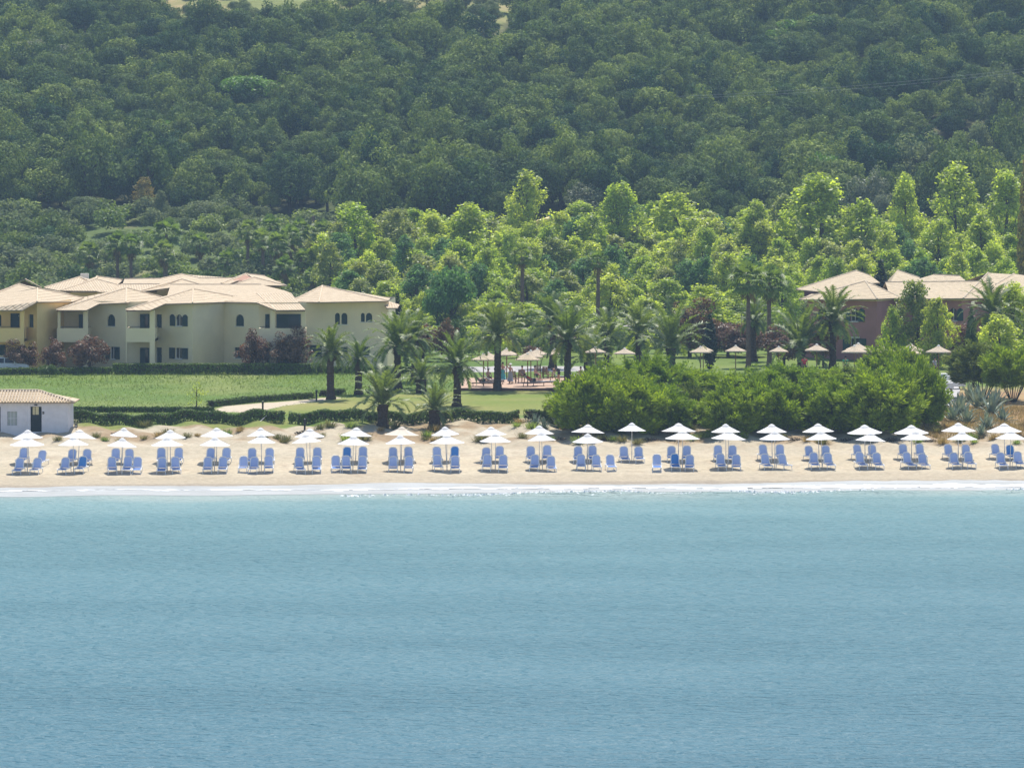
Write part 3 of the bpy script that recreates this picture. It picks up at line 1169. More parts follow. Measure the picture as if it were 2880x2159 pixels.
def facade(root, mb, PA, PB, z0, z1, wins, depth=.16, paint='dark_green'):
    """PA, PB: (px, D) ends of a wall; wins: (px0, px1, py_top, py_bottom, arched, kind)"""
    A = ((PA[0] - 1440) * PA[1] / F, PA[1])
    B = ((PB[0] - 1440) * PB[1] / F, PB[1])
    L = (Vector(B) - Vector(A)).length
    ops = []
    for a, b, pt, pb, arch, kind in wins:
        f0, f1 = (a - PA[0]) / (PB[0] - PA[0]), (b - PA[0]) / (PB[0] - PA[0])
        D = PA[1] + (PB[1] - PA[1]) * (f0 + f1) / 2
        ops.append((f0 * L, f1 * L, zat(pb, D), zat(pt, D), arch))
    wall(mb, A, B, z0, z1, ops, depth)
    for op, w in zip(ops, wins):
        if w[5] == 'door':
            g = MB()
            plate(g, A, B, outline(*op), -depth - .03, -depth + .02)
            d = part('door', g, paint, root)
            g = MB()
            plate(g, A, B, [(op[1] - .12, op[2] + 1.0), (op[1] - .08, op[2] + 1.0), (op[1] - .08, op[2] + 1.12), (op[1] - .12, op[2] + 1.12)], -depth + .02, -depth + .06)
            part('handle', g, 'white_trim', root, d)
        elif w[5] != 'hole':
            window(root, A, B, op, w[5], paint, depth)
    return A, B


def porch(root, px0, px1, D0, D1, zb, wallmat, cols, doors, eave_z, paint='dark_green'):
    """a two-storey balcony bay from column px0 to px1, front at D0, back wall at D1. cols: pixel spans of its columns; doors: dark doors on the back wall (px0, px1)"""
    X = lambda px, D: (px - 1440) * D / F
    zp0, zp1 = zat(960, D0), zat(923, D0)
    mb = MB()
    mb.prism([(X(px0, D0), D0), (X(px1, D0), D0), (X(px1, D0), D1), (X(px0, D0), D1)], zp0, zp0 + .22)
    x0, x1 = X(px0, D0), X(px1, D0)
    mb.prism([(x0, D0 - .003), (x1, D0 - .003), (x1, D0 + .14), (x0, D0 + .14)], zp0 - .06, zp1)
    for xa, xb in ((x0, x0 + .14), (x1 - .14, x1)):
        mb.prism([(xa, D0 + .14), (xb, D0 + .14), (xb, D1), (xa, D1)], zp0 - .06, zp1)
    part('balcony', mb, wallmat, root)
    mb = MB()
    mb.prism([(x0 + .1, D0 + .05), (x1 - .1, D0 + .05), (x1 - .1, D0 + .09), (x0 + .1, D0 + .09)], zp1 + .12, zp1 + .16)
    part('railing', mb, 'black', root)
    for a, b in cols:
        mb = MB()
        w = X(b, D0) - X(a, D0)
        mb.prism([(X(a, D0), D0 - .006), (X(b, D0), D0 - .006), (X(b, D0), D0 + w), (X(a, D0), D0 + w)], zb, eave_z)
        part('column', mb, wallmat, root)
    for a, b in doors:
        for zl, zh in ((zp0 + .22, zp0 + 2.35), (zb + .05, zb + 2.2)):
            g = MB()
            g.box((X(a, D1), D1 - .06, zl), (X(b, D1), D1 - .004, zh))
            d = part('door', g, paint, root)
            m_ = (X(a, D1) + X(b, D1)) / 2
            g = MB()
            g.box((m_ + .05, D1 - .075, zl + .15), (X(b, D1) - .12, D1 - .061, zh - .15))
            part('pane', g, 'glass', root, d)


def roof(root, planes, mat='tile', t=.10, name='roof'):
    """planes: lists of (px, py, D) corners"""
    mb = MB()
    for pl in planes:
        mb.slab([W(*q) for q in pl], t)
    return part(name, mb, mat, root)


def ridge(root, lines, roofo, mat='tile_plain'):
    """rounded ridge and hip tiles"""
    for ln in lines:
        mb = MB()
        pts = [W(*q) + Vector((0, -.03, .02)) for q in ln]
        seg = []
        for a, b in zip(pts, pts[1:]):
            n = max(2, int((b - a).length / .45))
            seg += [a.lerp(b, k / n) for k in range(n)]
        seg.append(pts[-1])
        mb.tube(seg, [.065 if k % 2 else .08 for k in range(len(seg))], 6)
        part('ridge_tiles', mb, mat, root, roofo)


def shell(mb, px_plan, z0, z1):
    """plain side and back walls through (px, D) points"""
    P = [((p - 1440) * D / F, D) for p, D in px_plan]
    for a, b in zip(P, P[1:]):
        mb.poly([(*a, z0), (*b, z0), (*b, z1), (*a, z1)])


# --- the cream hotel block with three corner-wise bays
zg = 3.6
ez = zat(851, 446)
b = thing('hotel_building', 'cream two-storey hotel with tiled hip roofs, arched windows and balcony bays', 'building', (W(640, 1030, 450).x, 450, zg))
mb = MB()
wl = 'cream'
facade(b, mb, (236, 450.5), (354, 447), zg, ez + .05, [(302, 324, 884, 917, True, 'closed'), (310, 325, 975, 1010, False, 'shuttered')])
facade(b, mb, (160, 451.5), (236, 450.5), zg, ez - .35, [])
facade(b, mb, (354, 447.2), (436, 447), zg, ez + .05, [])
facade(b, mb, (436, 447), (541.5, 444), zg, ez, [(439, 455, 884, 922, False, 'door'), (494, 513, 884, 917, True, 'shuttered'), (439, 455, 977, 1027, False, 'door'), (493, 513, 978, 1009, False, 'shuttered')])
facade(b, mb, (541.5, 444), (631, 449), zg, ez + .02, [])
facade(b, mb, (631, 449), (728, 446.5), zg, ez + .05, [(663, 686, 884, 917, True, 'closed'), (660, 688, 977, 1007, False, 'closed')])
facade(b, mb, (728, 446.5), (860, 446.5), zg, ez, [])
facade(b, mb, (860, 446.5), (1090, 449), zg, ez + .02, [(942, 956, 880, 912, True, 'closed'), (960, 977, 880, 912, True, 'closed'), (1015, 1026, 880, 905, True, 'closed'), (1029, 1047, 880, 905, True, 'closed'), (870, 905, 970, 1003, False, 'closed'), (940, 978, 975, 1003, False, 'closed'), (1010, 1040, 975, 1000, False, 'closed')])
shell(mb, [(1090, 449), (1112, 462), (160, 464), (160, 451.5)], zg, ez)
part('wall', mb, wl, b)
porch(b, 160, 248, 446.6, 450.4, zg, wl, [(162, 170), (234, 247)], [(222, 233)], zat(873, 446.6))
porch(b, 354, 436, 442.8, 446.95, zg, wl, [(354, 357), (421, 435)], [(394, 420)], zat(873, 442.8))
porch(b, 728, 860, 442.8, 446.45, zg, wl, [(760, 774), (848, 859)], [(746, 758), (778, 846)], zat(873, 442.8))
r = roof(b, [
    [(355, 810, 455), (354, 851, 446), (279, 854, 448.5)],
    [(355, 810, 455), (279, 854, 448.5), (243, 872, 445.4), (157, 872, 446.2)],
    [(355, 810, 455), (157, 872, 446.2), (205, 842, 463)],
    [(355, 810, 455), (480, 842, 458), (354, 851, 446)],
    [(355, 810, 455), (205, 842, 463), (470, 842, 463), (480, 842, 458)],
    [(543, 813, 453), (541.7, 852, 443), (464, 854, 445.5)],
    [(543, 813, 453), (464, 854, 445.5), (422, 872, 441.6), (352.5, 872, 443), (420, 843, 455)],
    [(543, 813, 453), (660, 834, 457), (631, 849, 448.6), (541.7, 852, 443)],
    [(543, 813, 453), (420, 843, 455), (440, 838, 462), (600, 836, 462), (660, 834, 457)],
    [(660, 833, 456.5), (723, 826, 454.5), (723, 850.5, 446), (631, 849.4, 448.7)],
    [(723, 826, 454.5), (819, 824, 454.5), (836, 846, 448.6), (859, 871, 441.8), (775, 872, 441.8), (723, 851, 446)],
    [(907, 804, 456), (817, 848, 449), (897, 849.5, 444.6)],
    [(907, 804, 456), (897, 849.5, 444.6), (1093, 846, 448)],
    [(907, 804, 456), (1093, 846, 448), (1098, 838, 463), (830, 838, 463), (817, 848, 449)],
    [(1068, 838, 455), (1090, 846, 452), (1124, 856, 450), (1118, 866, 446.4), (1088, 866, 446.4)],
    [(480, 800.5, 470), (735, 800.5, 470), (800, 817, 462), (819, 824, 457), (660, 835, 456), (470, 832, 457)],
    [(480, 800.5, 470), (470, 825, 480), (800, 822, 480), (735, 800.5, 470)],
])
ridge(b, [[(355, 810, 455), (354, 851, 446)], [(355, 810, 455), (157, 872, 446.2)], [(355, 810, 455), (480, 841, 458)], [(543, 813, 453), (541.7, 852, 443)],
          [(543, 813, 453), (352.5, 872, 443)], [(543, 813, 453), (660, 834, 457)], [(907, 804, 456), (897, 849.5, 444.6)], [(907, 804, 456), (1093, 846, 448)],
          [(907, 804, 456), (817, 848, 449)], [(480, 800.5, 470), (735, 800.5, 470)], [(723, 826, 454.5), (775, 872, 441.8)]], r)
mb = MB()
for a, c in ((160, 243), (355, 422), (776, 858)):
    D = 446.1 if a == 160 else 442.4
    mb.prism([((a - 1440) * D / F, D), ((c - 1440) * D / F, D), ((c - 1440) * D / F, D + .12), ((a - 1440) * D / F, D + .12)], zat(876, D), zat(873, D))
    part('eave_beam', mb, 'fascia', b)
    mb = MB()

# --- the yellow block at the left
b2 = thing('hotel_building', 'yellow ochre hotel block with a corner balcony, partly cut off at the left edge', 'building', (W(60, 1030, 450).x, 450, zg))
mb = MB()
facade(b2, mb, (70, 446.2), (104, 444.5), zg, ez + .05, [(80, 94, 884, 921, False, 'door'), (78, 100, 975, 1027, False, 'hole')])
facade(b2, mb, (104, 444.5), (200, 453), zg, ez + .05, [])
facade(b2, mb, (-80, 447), (70, 446.2), zg, ez, [(-12, 4, 883, 917, True, 'closed'), (29, 55, 881, 921, False, 'door'), (-8, 17, 969, 999, False, 'closed')])
shell(mb, [(200, 453), (190, 470), (-80, 470), (-80, 447)], zg, ez)
part('wall', mb, 'yellow', b2)
porch(b2, -60, 68, 443.4, 446.1, zg, 'yellow', [(57, 68)], [], zat(873, 443.4))
r = roof(b2, [
    [(105.5, 810.6, 454), (104, 848.5, 443.5), (62, 872, 442.6), (-70, 872, 442.6), (-70, 842, 454)],
    [(105.5, 810.6, 454), (104, 848.5, 443.5), (205, 848, 453), (235, 838, 458)],
    [(105.5, 810.6, 454), (235, 838, 458), (230, 836, 472), (-70, 836, 472), (-70, 842, 454)],
    [(55, 799, 462), (-60, 842, 455), (105, 815, 456)],
    [(55, 799, 462), (105, 815, 456), (200, 826, 470), (-60, 830, 474)],
])
ridge(b2, [[(105.5, 810.6, 454), (104, 848.5, 443.5)], [(105.5, 810.6, 454), (235, 838, 458)], [(105.5, 810.6, 454), (-30, 841, 454)], [(55, 799, 462), (105, 815, 456)], [(55, 799, 462), (-40, 836, 455.5)]], r)

# --- hotel wings behind, of which mainly the roofs show
b3 = thing('hotel_building', 'cream hotel wing behind, showing two pale tiled hipped roofs on the left', 'building', (W(270, 1000, 480).x, 485, 4))
mb = MB()
shell(mb, [(140, 476), (430, 474), (430, 496), (150, 496), (140, 476)], 3.6, zat(822, 476))
part('wall', mb, 'cream', b3)
r = roof(b3, [
    [(224, 779, 486), (124, 809, 478), (190, 822, 473), (262, 806, 479)],
    [(224, 779, 486), (262, 806, 479), (330, 800, 492), (124, 806, 494)],
    [(224, 779, 486), (124, 809, 478), (124, 806, 494)],
    [(269, 785, 480), (171, 817, 473), (345, 819, 472), (327, 800, 478)],
    [(273, 777, 488), (225, 795, 482), (269, 785, 480.4), (330, 801, 480), (346, 787, 488)],
    [(273, 777, 488), (346, 787, 488), (380, 802, 497), (200, 802, 497)],
])
ridge(b3, [[(224, 779, 486), (124, 809, 478)], [(224, 779, 486), (262, 795, 481)], [(269, 785, 480), (171, 817, 473)], [(269, 785, 480), (327, 800, 478)], [(273, 777, 488), (346, 787, 488)], [(269, 785, 480), (273, 777, 488)]], r)
mb = MB()
q = W(224, 776, 490)
mb.box((q.x + .1, q.y - .3, q.z - .6), (q.x + .9, q.y + .3, q.z + .25))
part('roof_unit', mb, 'white_trim', b3)

b4 = thing('hotel_building', 'cream hotel wing behind, with long ridged roofs in the middle', 'building', (W(520, 1000, 480).x, 485, 4))
mb = MB()
shell(mb, [(330, 477), (660, 477), (660, 498), (330, 498), (330, 477)], 3.6, zat(818, 477))
part('wall', mb, 'cream', b4)
r = roof(b4, [
    [(350, 785, 487), (452, 783.5, 487), (470, 800, 480), (344, 800, 480)],
    [(350, 785, 487), (332, 790, 487), (340, 806, 493), (460, 804, 495), (452, 783.5, 487)],
    [(344, 800, 480), (449, 799, 480), (440, 821, 472), (275, 821, 471)],
    [(511, 771, 490), (452, 784, 487), (470, 800, 480.4), (512, 785, 481.5)],
    [(512, 785, 481), (440, 808, 476), (380, 822, 470), (500, 806, 472), (559, 799, 476)],
    [(511, 771, 490), (512, 785, 481.2), (559, 798.5, 479), (570, 784, 487)],
    [(559, 783, 487), (660, 782, 487), (690, 800, 478), (556, 800, 478)],
    [(511, 771, 490), (570, 784, 487), (660, 782, 487), (690, 798, 500), (440, 800, 500), (452, 784, 487)],
])
ridge(b4, [[(350, 785, 487), (452, 783.5, 487)], [(344, 800, 480), (449, 799, 480)], [(511, 771, 490), (452, 784, 487)], [(511, 771, 490), (570, 784, 487)], [(512, 785, 481), (385, 821, 470.4)], [(512, 785, 481), (559, 798.5, 476)], [(559, 783, 487), (660, 782, 487)], [(344, 800, 480), (275, 821, 471)]], r)

b5 = thing('hotel_building', 'cream hotel wing behind, with a gabled roof over a red brown gable wall', 'building', (W(715, 1000, 480).x, 485, 4))
mb = MB()
shell(mb, [(620, 478), (790, 476), (790, 498), (620, 498), (620, 478)], 3.6, zat(806, 478))
part('wall', mb, 'cream', b5)
mb = MB()
mb.poly([W(628, 799, 479.5), W(712, 783, 479.5), W(690, 772.5, 483)])
part('gable', mb, 'terracotta', b5)
r = roof(b5, [
    [(692, 770, 486), (622, 797, 478), (640, 800, 477.6), (700, 777, 482)],
    [(692, 770, 486), (700, 774, 482), (715, 785, 479), (800, 803, 473), (745, 776, 486)],
    [(660, 800, 476.5), (715, 780, 480), (806, 803, 472.5)],
    [(692, 770, 486), (745, 776, 486), (800, 803, 473), (800, 800, 498), (640, 800, 498), (622, 797, 478)],
])
ridge(b5, [[(692, 770, 486), (622, 797, 478)], [(692, 770, 486), (745, 776, 486)], [(715, 780, 480), (806, 803, 472.5)], [(715, 780, 480), (660, 800, 476.5)]], r)

b6 = thing('garden_shelter', 'small dark gabled shelter roof behind the yellow block', 'shelter', (W(70, 1000, 478).x, 480, 4))
r = roof(b6, [[(70, 784, 480), (72, 783, 488), (118, 808, 488), (118, 809, 478)], [(70, 784, 480), (72, 783, 488), (24, 808, 488), (24, 809, 478)]], 'tile_old')
mb = MB()
mb.poly([W(70, 789, 480.6), W(34, 808, 480.6), W(108, 808, 480.6)])
part('gable', mb, 'fascia', b6)
for px in (34, 110):
    mb = MB()
    q = W(px, 806, 481)
    mb.prism([(q.x - .12, 480.8), (q.x + .12, 480.8), (q.x + .12, 481.05), (q.x - .12, 481.05)], 3.6, q.z)
    part('post', mb, 'fascia', b6)

# --- the red hotel at the right
ez2 = zat(840, 463)
b7 = thing('hotel_building', 'dusky red two-storey hotel with weathered tiled roofs and green shuttered windows', 'building', (W(2480, 1010, 470).x, 470, 3.8))
mb = MB()
facade(b7, mb, (2262, 470), (2466, 462.5), 3.6, ez2, [(2393, 2415, 866, 904, True, 'shuttered'), (2392, 2417, 951, 990, False, 'shuttered'), (2300, 2322, 868, 904, True, 'closed')], paint='green_paint')
facade(b7, mb, (2466, 462.5), (2520, 468), 3.6, ez2, [])
facade(b7, mb, (2520, 468), (2705, 464), 3.6, ez2, [(2580, 2602, 866, 902, True, 'closed'), (2670, 2692, 866, 902, True, 'shuttered'), (2668, 2694, 951, 990, False, 'closed')], paint='green_paint')
facade(b7, mb, (2705, 464), (2800, 471), 3.6, ez2, [])
facade(b7, mb, (2800, 471), (2960, 468), 3.6, ez2, [(2840, 2862, 866, 902, True, 'shuttered')], paint='green_paint')
shell(mb, [(2960, 468), (2960, 490), (2262, 490), (2262, 470)], 3.6, ez2)
part('wall', mb, 'red', b7)
for px0, px1, py, D in ((2380, 2428, 951, 464.9), (2655, 2706, 951, 464.2)):
    mb = MB()
    a, c = W(px0 + 12, py, D), W(px1 - 12, py - 4, D)
    mb.box((a.x, D - .8, a.z + .02), (c.x, D - .5, c.z + .05))
    part('lintel', mb, 'white_trim', b7)
mb = MB()
for A_, B_ in (((2262, 469.9), (2466, 462.4)), ((2466, 462.4), (2520, 467.9)), ((2520, 467.9), (2705, 463.9)), ((2705, 463.9), (2800, 470.9))):
    a = Vector(((A_[0] - 1440) * A_[1] / F, A_[1]))
    c = Vector(((B_[0] - 1440) * B_[1] / F, B_[1]))
    plate(mb, a, c, [(0, ez2 - .22), ((c - a).length, ez2 - .22), ((c - a).length, ez2 - .02), (0, ez2 - .02)], .004, .12)
    part('cornice', mb, 'cream', b7)
    mb = MB()
r = roof(b7, [
    [(2434, 791, 474), (2248, 842, 468), (2467, 840.5, 461.4)],
    [(2434, 791, 474), (2467, 840.5, 461.4), (2533, 837, 468)],
    [(2434, 791, 474), (2533, 837, 468), (2500, 818, 485), (2300, 818, 485), (2248, 842, 468)],
    [(2490, 794, 478), (2785, 791, 478), (2709, 838.5, 463), (2506, 841, 466.5)],
    [(2490, 794, 478), (2785, 791, 478), (2800, 812, 488), (2480, 812, 488)],
    [(2779, 767, 484), (2709, 839, 462.8), (2810, 838, 470), (2850, 790, 480)],
    [(2852, 770, 486), (2800, 800, 474), (2800, 839, 467.5), (2990, 839, 466), (2990, 790, 480)],
    [(2852, 770, 486), (2990, 770, 486), (2990, 800, 496), (2790, 800, 496)],
    [(2409, 761, 492), (2240, 814, 482), (2330, 822, 476), (2402, 798, 481)],
    [(2409, 761, 492), (2402, 798, 481), (2475, 795, 484), (2450, 776, 492)],
    [(2409, 761, 492), (2450, 776, 492), (2460, 800, 502), (2240, 812, 500)],
    [(2523, 760, 492), (2505, 793, 483), (2600, 795, 483), (2586, 781, 490)],
    [(2523, 760, 492), (2586, 781, 490), (2600, 796, 502), (2490, 796, 502), (2505, 793, 483)],
    [(2625, 772, 490), (2560, 791, 485), (2610, 794, 483), (2720, 793, 484), (2700, 776, 490)],
    [(2625, 772, 490), (2700, 776, 490), (2720, 794, 502), (2580, 794, 502)],
    [(2779, 767, 484), (2850, 790, 480), (2852, 772, 492), (2720, 790, 496), (2709, 792, 480)],
], 'tile_old')
ridge(b7, [[(2434, 791, 474), (2467, 840.5, 461.4)], [(2434, 791, 474), (2248, 842, 468)], [(2434, 791, 474), (2533, 837, 468)], [(2490, 794, 478), (2785, 791, 478)], [(2409, 761, 492), (2240, 814, 482)],
           [(2409, 761, 492), (2450, 776, 492)], [(2523, 760, 492), (2586, 781, 490)], [(2779, 767, 484), (2709, 839, 462.8)], [(2852, 770, 486), (2800, 800, 474)], [(2625, 772, 490), (2700, 776, 490)]], r, 'tile_plain_old')

# --- the pale boarded beach hut
D = 374.0
q = at(100, D)
zb = 2.0
b8 = thing('beach_hut', 'lilac grey boarded beach hut with a pale tiled roof and open dark doorway', 'hut', (W(60, 1228, D).x, D + 2, zb))
zt = zat(1133, D)
mb = MB()
X = lambda px: (px - 1440) * D / F
A, B = facade(b8, mb, (-150, D), (193, D), 1.6, zt, [(86, 117, 1143, 1214, False, 'hole'), (21, 48, 1157, 1196, False, 'hole'), (-40, 2, 1143, 1228, False, 'hole')], .10)
x0, x1 = X(-150), X(193)
for a, c in (((x1, D), (x1, D + 4.2)), ((x1, D + 4.2), (x0, D + 4.2)), ((x0, D + 4.2), (x0, D))):
    mb.poly([(*a, 1.6), (*c, 1.6), (*c, zt), (*a, zt)])
part('wall', mb, 'lilac', b8)
# boards: thin lapped courses on the front
for a, c in ((3, 20.5), (48.5, 85.5), (117.5, 193)):
    mb = MB()
    z = zat(1229, D)
    while z < zt - .12:
        mb.poly([(X(a), D - .02, z), (X(c), D - .02, z), (X(c), D - .004, z + .15), (X(a), D - .004, z + .15)])
        mb.poly([(X(a), D - .004, z), (X(c), D - .004, z), (X(c), D - .02, z), (X(a), D - .02, z)])
        z += .15
    part('boarding', mb, 'lilac', b8)
for px in (3.5, 74, 189):
    mb = MB()
    mb.box((X(px) - .05, D - .045, zat(1229, D)), (X(px) + .05, D - .022, zt))
    part('corner_board', mb, 'lilac', b8)
for a, c, nm, mt, pt, pb in ((86, 117, 'door', 'door_shade', 1143, 1214), (-40, 2, 'door', 'door_shade', 1143, 1228), (21, 48, 'window', 'shutter_grey', 1157, 1196)):  # the right-hand door is a dark sheet painting the hut's interior shade
    mb = MB()
    mb.box((X(a) + .01, D + .12, zat(pb, D)), (X(c) - .01, D + .16, zat(pt, D)))
    d = part(nm, mb, mt, b8)
    if nm == 'door' and a > 0:
        for u, v in ((91.5, 98), (99.5, 108.5)):
            mb = MB()
            mb.box((X(u), D + .105, zat(1166, D)), (X(v), D + .119, zat(1144, D)))
            part('pane', mb, 'far_window_light', b8, d)  # pale patches painting the lit back windows beyond the doorway
    if nm == 'window':
        for kx in range(1, 3):
            mb = MB()
            xx = X(a + (c - a) * kx / 3)
            mb.box((xx - .02, D + .09, zat(pb, D)), (xx + .02, D + .118, zat(pt, D)))
            part('glazing_bar', mb, 'lilac', b8, d)
        mb = MB()
        zz = zat((pt + pb) / 2, D)
        mb.box((X(a), D + .088, zz - .02), (X(c), D + .117, zz + .02))
        part('glazing_bar', mb, 'lilac', b8, d)
mb = MB()
mb.box((X(119), D - .06, zat(1164, D)), (X(124.5), D - .025, zat(1157, D)))
sg = part('door_sign', mb, 'black', b8)
mb = MB()
mb.box((X(120.5), D - .064, zat(1162, D)), (X(122), D - .061, zat(1158.5, D)))
part('sign_symbol', mb, 'white_trim', b8, sg)
mb = MB()
mb.box((X(97), D - .13, zat(1140, D)), (X(105), D - .03, zat(1137, D)))
part('door_lamp', mb, 'black', b8)
Rz, Ry = zat(1099.5, D + 2.1), D + 2.1
xr0, xr1 = (-130 - 1440) * Ry / F, (110 - 1440) * Ry / F
e0, e1 = X(-160), X(210)
ze = zat(1131.5, D - .4)
m8 = MB()
m8.slab([(e0, D - .4, ze), (e1, D - .4, ze), (xr1, Ry, Rz), (xr0, Ry, Rz)], .07)
m8.slab([(e1, D - .4, ze), (e1, D + 4.6, ze), (xr1, Ry, Rz)], .07)
m8.slab([(e1, D + 4.6, ze), (e0, D + 4.6, ze), (xr0, Ry, Rz), (xr1, Ry, Rz)], .07)
m8.slab([(e0, D + 4.6, ze), (e0, D - .4, ze), (xr0, Ry, Rz)], .07)
r8 = part('roof', m8, 'tile', b8)
# barrel tiles laid down the front slope, hip and ridge tiles
mb = MB()
a0, a1 = Vector((e0, D - .42, ze)), Vector((xr0, Ry, Rz))
n = int((e1 - e0) / .235)
for k in range(n + 1):
    x = e0 + .1 + k * .235
    top = Ry if x < xr1 else D - .4 + (Ry - D + .4) * max(.04, (e1 - x) / (e1 - xr1))
    t1 = (top - (D - .42)) / (Ry - (D - .42))
    m_ = max(1, int(t1 * 6))
    if t1 < .1:
        continue
    pts, rr = [], []
    for j in range(m_):
        for q_ in (0, .96):
            t = t1 * (j + q_) / m_
            pts.append((x, D - .42 + t * (Ry - D + .42), ze + .045 + t * (Rz - ze) + (.02 if q_ == 0 else 0)))
            rr.append(.078 if q_ == 0 else .062)
    mb.tube(pts, rr, 6)
part('barrel_tiles', mb, 'tile_plain', b8, r8)
mb = MB()
mb.tube([(xr0, Ry, Rz + .05)] + [(xr0 + (xr1 - xr0) * k / 14, Ry, Rz + .05 + .012 * (k % 2)) for k in range(1, 15)], .095, 7)
mb.tube([Vector((xr1, Ry, Rz + .05)).lerp(Vector((e1, D - .4, ze + .05)), k / 8) for k in range(9)], [.10 if k % 2 else .08 for k in range(9)], 7)
part('ridge_tiles', mb, 'tile_plain', b8, r8)

# ------------------------------------------------------------------ palms


def frond(mb_list, base, az, el, L, rng, droop, nl=28, ll=.40):
    """one feather frond: arching midrib with paired leaflets"""
    segs = 12
    pts = [np.array(base, float)]
    e = el
    for k in range(segs):
        t = k / segs
        e -= droop * (.25 + 1.5 * t) / segs
        d = np.array([math.cos(e) * math.cos(az), math.cos(e) * math.sin(az), math.sin(e)])
        pts.append(pts[-1] + d * L / segs)
    pts = np.array(pts)
    T = np.linspace(.10, .99, nl)
    ix = T * segs
    i0 = np.clip(ix.astype(int), 0, segs - 1)
    fr_ = (ix - i0)[:, None]
    C = pts[i0] * (1 - fr_) + pts[i0 + 1] * fr_
    D = unit(pts[i0 + 1] - pts[i0])
    side = unit(np.cross(D, np.array([0, 0, 1.]) + 1e-3))
    up = np.cross(side, D)
    ln = ll * (np.sin(np.pi * np.clip(T * .9 + .08, 0, 1)) ** .6)[:, None] * rng.uniform(.85, 1.1, (nl, 1))
    for s in (-1, 1):
        tip = C + ln * unit(side * s * .80 + D * .62 + up * rng.uniform(.05, .40, (nl, 1))) + np.array([0, 0, -1]) * ln * rng.uniform(.05, .3, (nl, 1))
        w = D * (.046 + .02 * rng.random((nl, 1)))
        mb_list.append(np.stack([C - w, C + w, tip + w * .3, tip - w * .3], 1))
    w = side_w = np.cross(unit(pts[1:] - pts[:-1]), np.array([0, 0, 1.]) + 1e-3)
    w = unit(w) * np.linspace(.045, .012, segs)[:, None]
    mb_list.append(np.stack([pts[:-1] - w, pts[:-1] + w, pts[1:] + w, pts[1:] - w], 1))


def date_crown(name, seed, n=58, L=2.7, low=-.35):
    rng = np.random.default_rng(seed)
    out = []
    for k in range(n):
        t = k / n
        el = math.radians(86) * (1 - t) + low * t + rng.normal(0, .08)
        az = k * 2.399 + rng.normal(0, .15)
        frond(out, (.12 * math.cos(az), .12 * math.sin(az), .1 * (1 - t)), az, el, L * rng.uniform(.85, 1.08) * (.80 + .2 * math.sin(math.pi * min(1, t + .25))), rng, rng.uniform(.75, 1.35) + .5 * t)
    return np_mesh(name, np.concatenate(out), 4)


def rough_trunk(name, h, r0, r1, seed, flare=1.35, n=11, step=.16):
    rng = np.random.default_rng(seed)
    mb = MB()
    k = max(4, int(h / step))
    pts, rr = [], []
    bx, by = rng.uniform(-.02, .02, 2)
    for j in range(k + 1):
        t = j / k
        z = -.4 + (h + .4) * t
        r = r0 + (r1 - r0) * t
        r *= 1 + .35 * max(0, 1 - z / .7) + (flare - 1) * max(0, 1 - (h - z) / .8)
        r *= 1.06 if j % 2 else .95
        pts.append((bx * h * math.sin(t * 3), by * h * math.sin(t * 2.4), z))
        rr.append(r)
    mb.tube(pts, rr, n)
    for v in range(len(mb.v)):
        x, y, z = mb.v[v]
        s = 1 + rng.uniform(-.07, .07)
        mb.v[v] = (pts[v // n % (k + 1)][0] + (x - pts[v // n % (k + 1)][0]) * s, y * s, z)
    return mb.mesh(name)


DC = [date_crown('date_palm_crown', 20 + k, 42, 2.8) for k in range(4)]
DS = [date_crown('date_palm_crown', 40 + k, 32, 2.7, .05) for k in range(2)]


def stubs(name, seed, r=.42, h=.9):
    """cut frond bases and a few dry fronds below a date palm's crown"""
    rng = np.random.default_rng(seed)
    V = []
    for k in range(70):
        a, z = k * 2.399, -h * rng.random()
        d = np.array([math.cos(a), math.sin(a), .8])
        s = np.array([-math.sin(a), math.cos(a), 0]) * .06
        p = np.array([math.cos(a) * r * .75, math.sin(a) * r * .75, z])
        V.append(np.stack([p - s, p + s, p + s * .5 + d * .28, p - s * .5 + d * .28]))
    return np_mesh(name, np.array(V), 4)


STUB = stubs('frond_bases', 3)
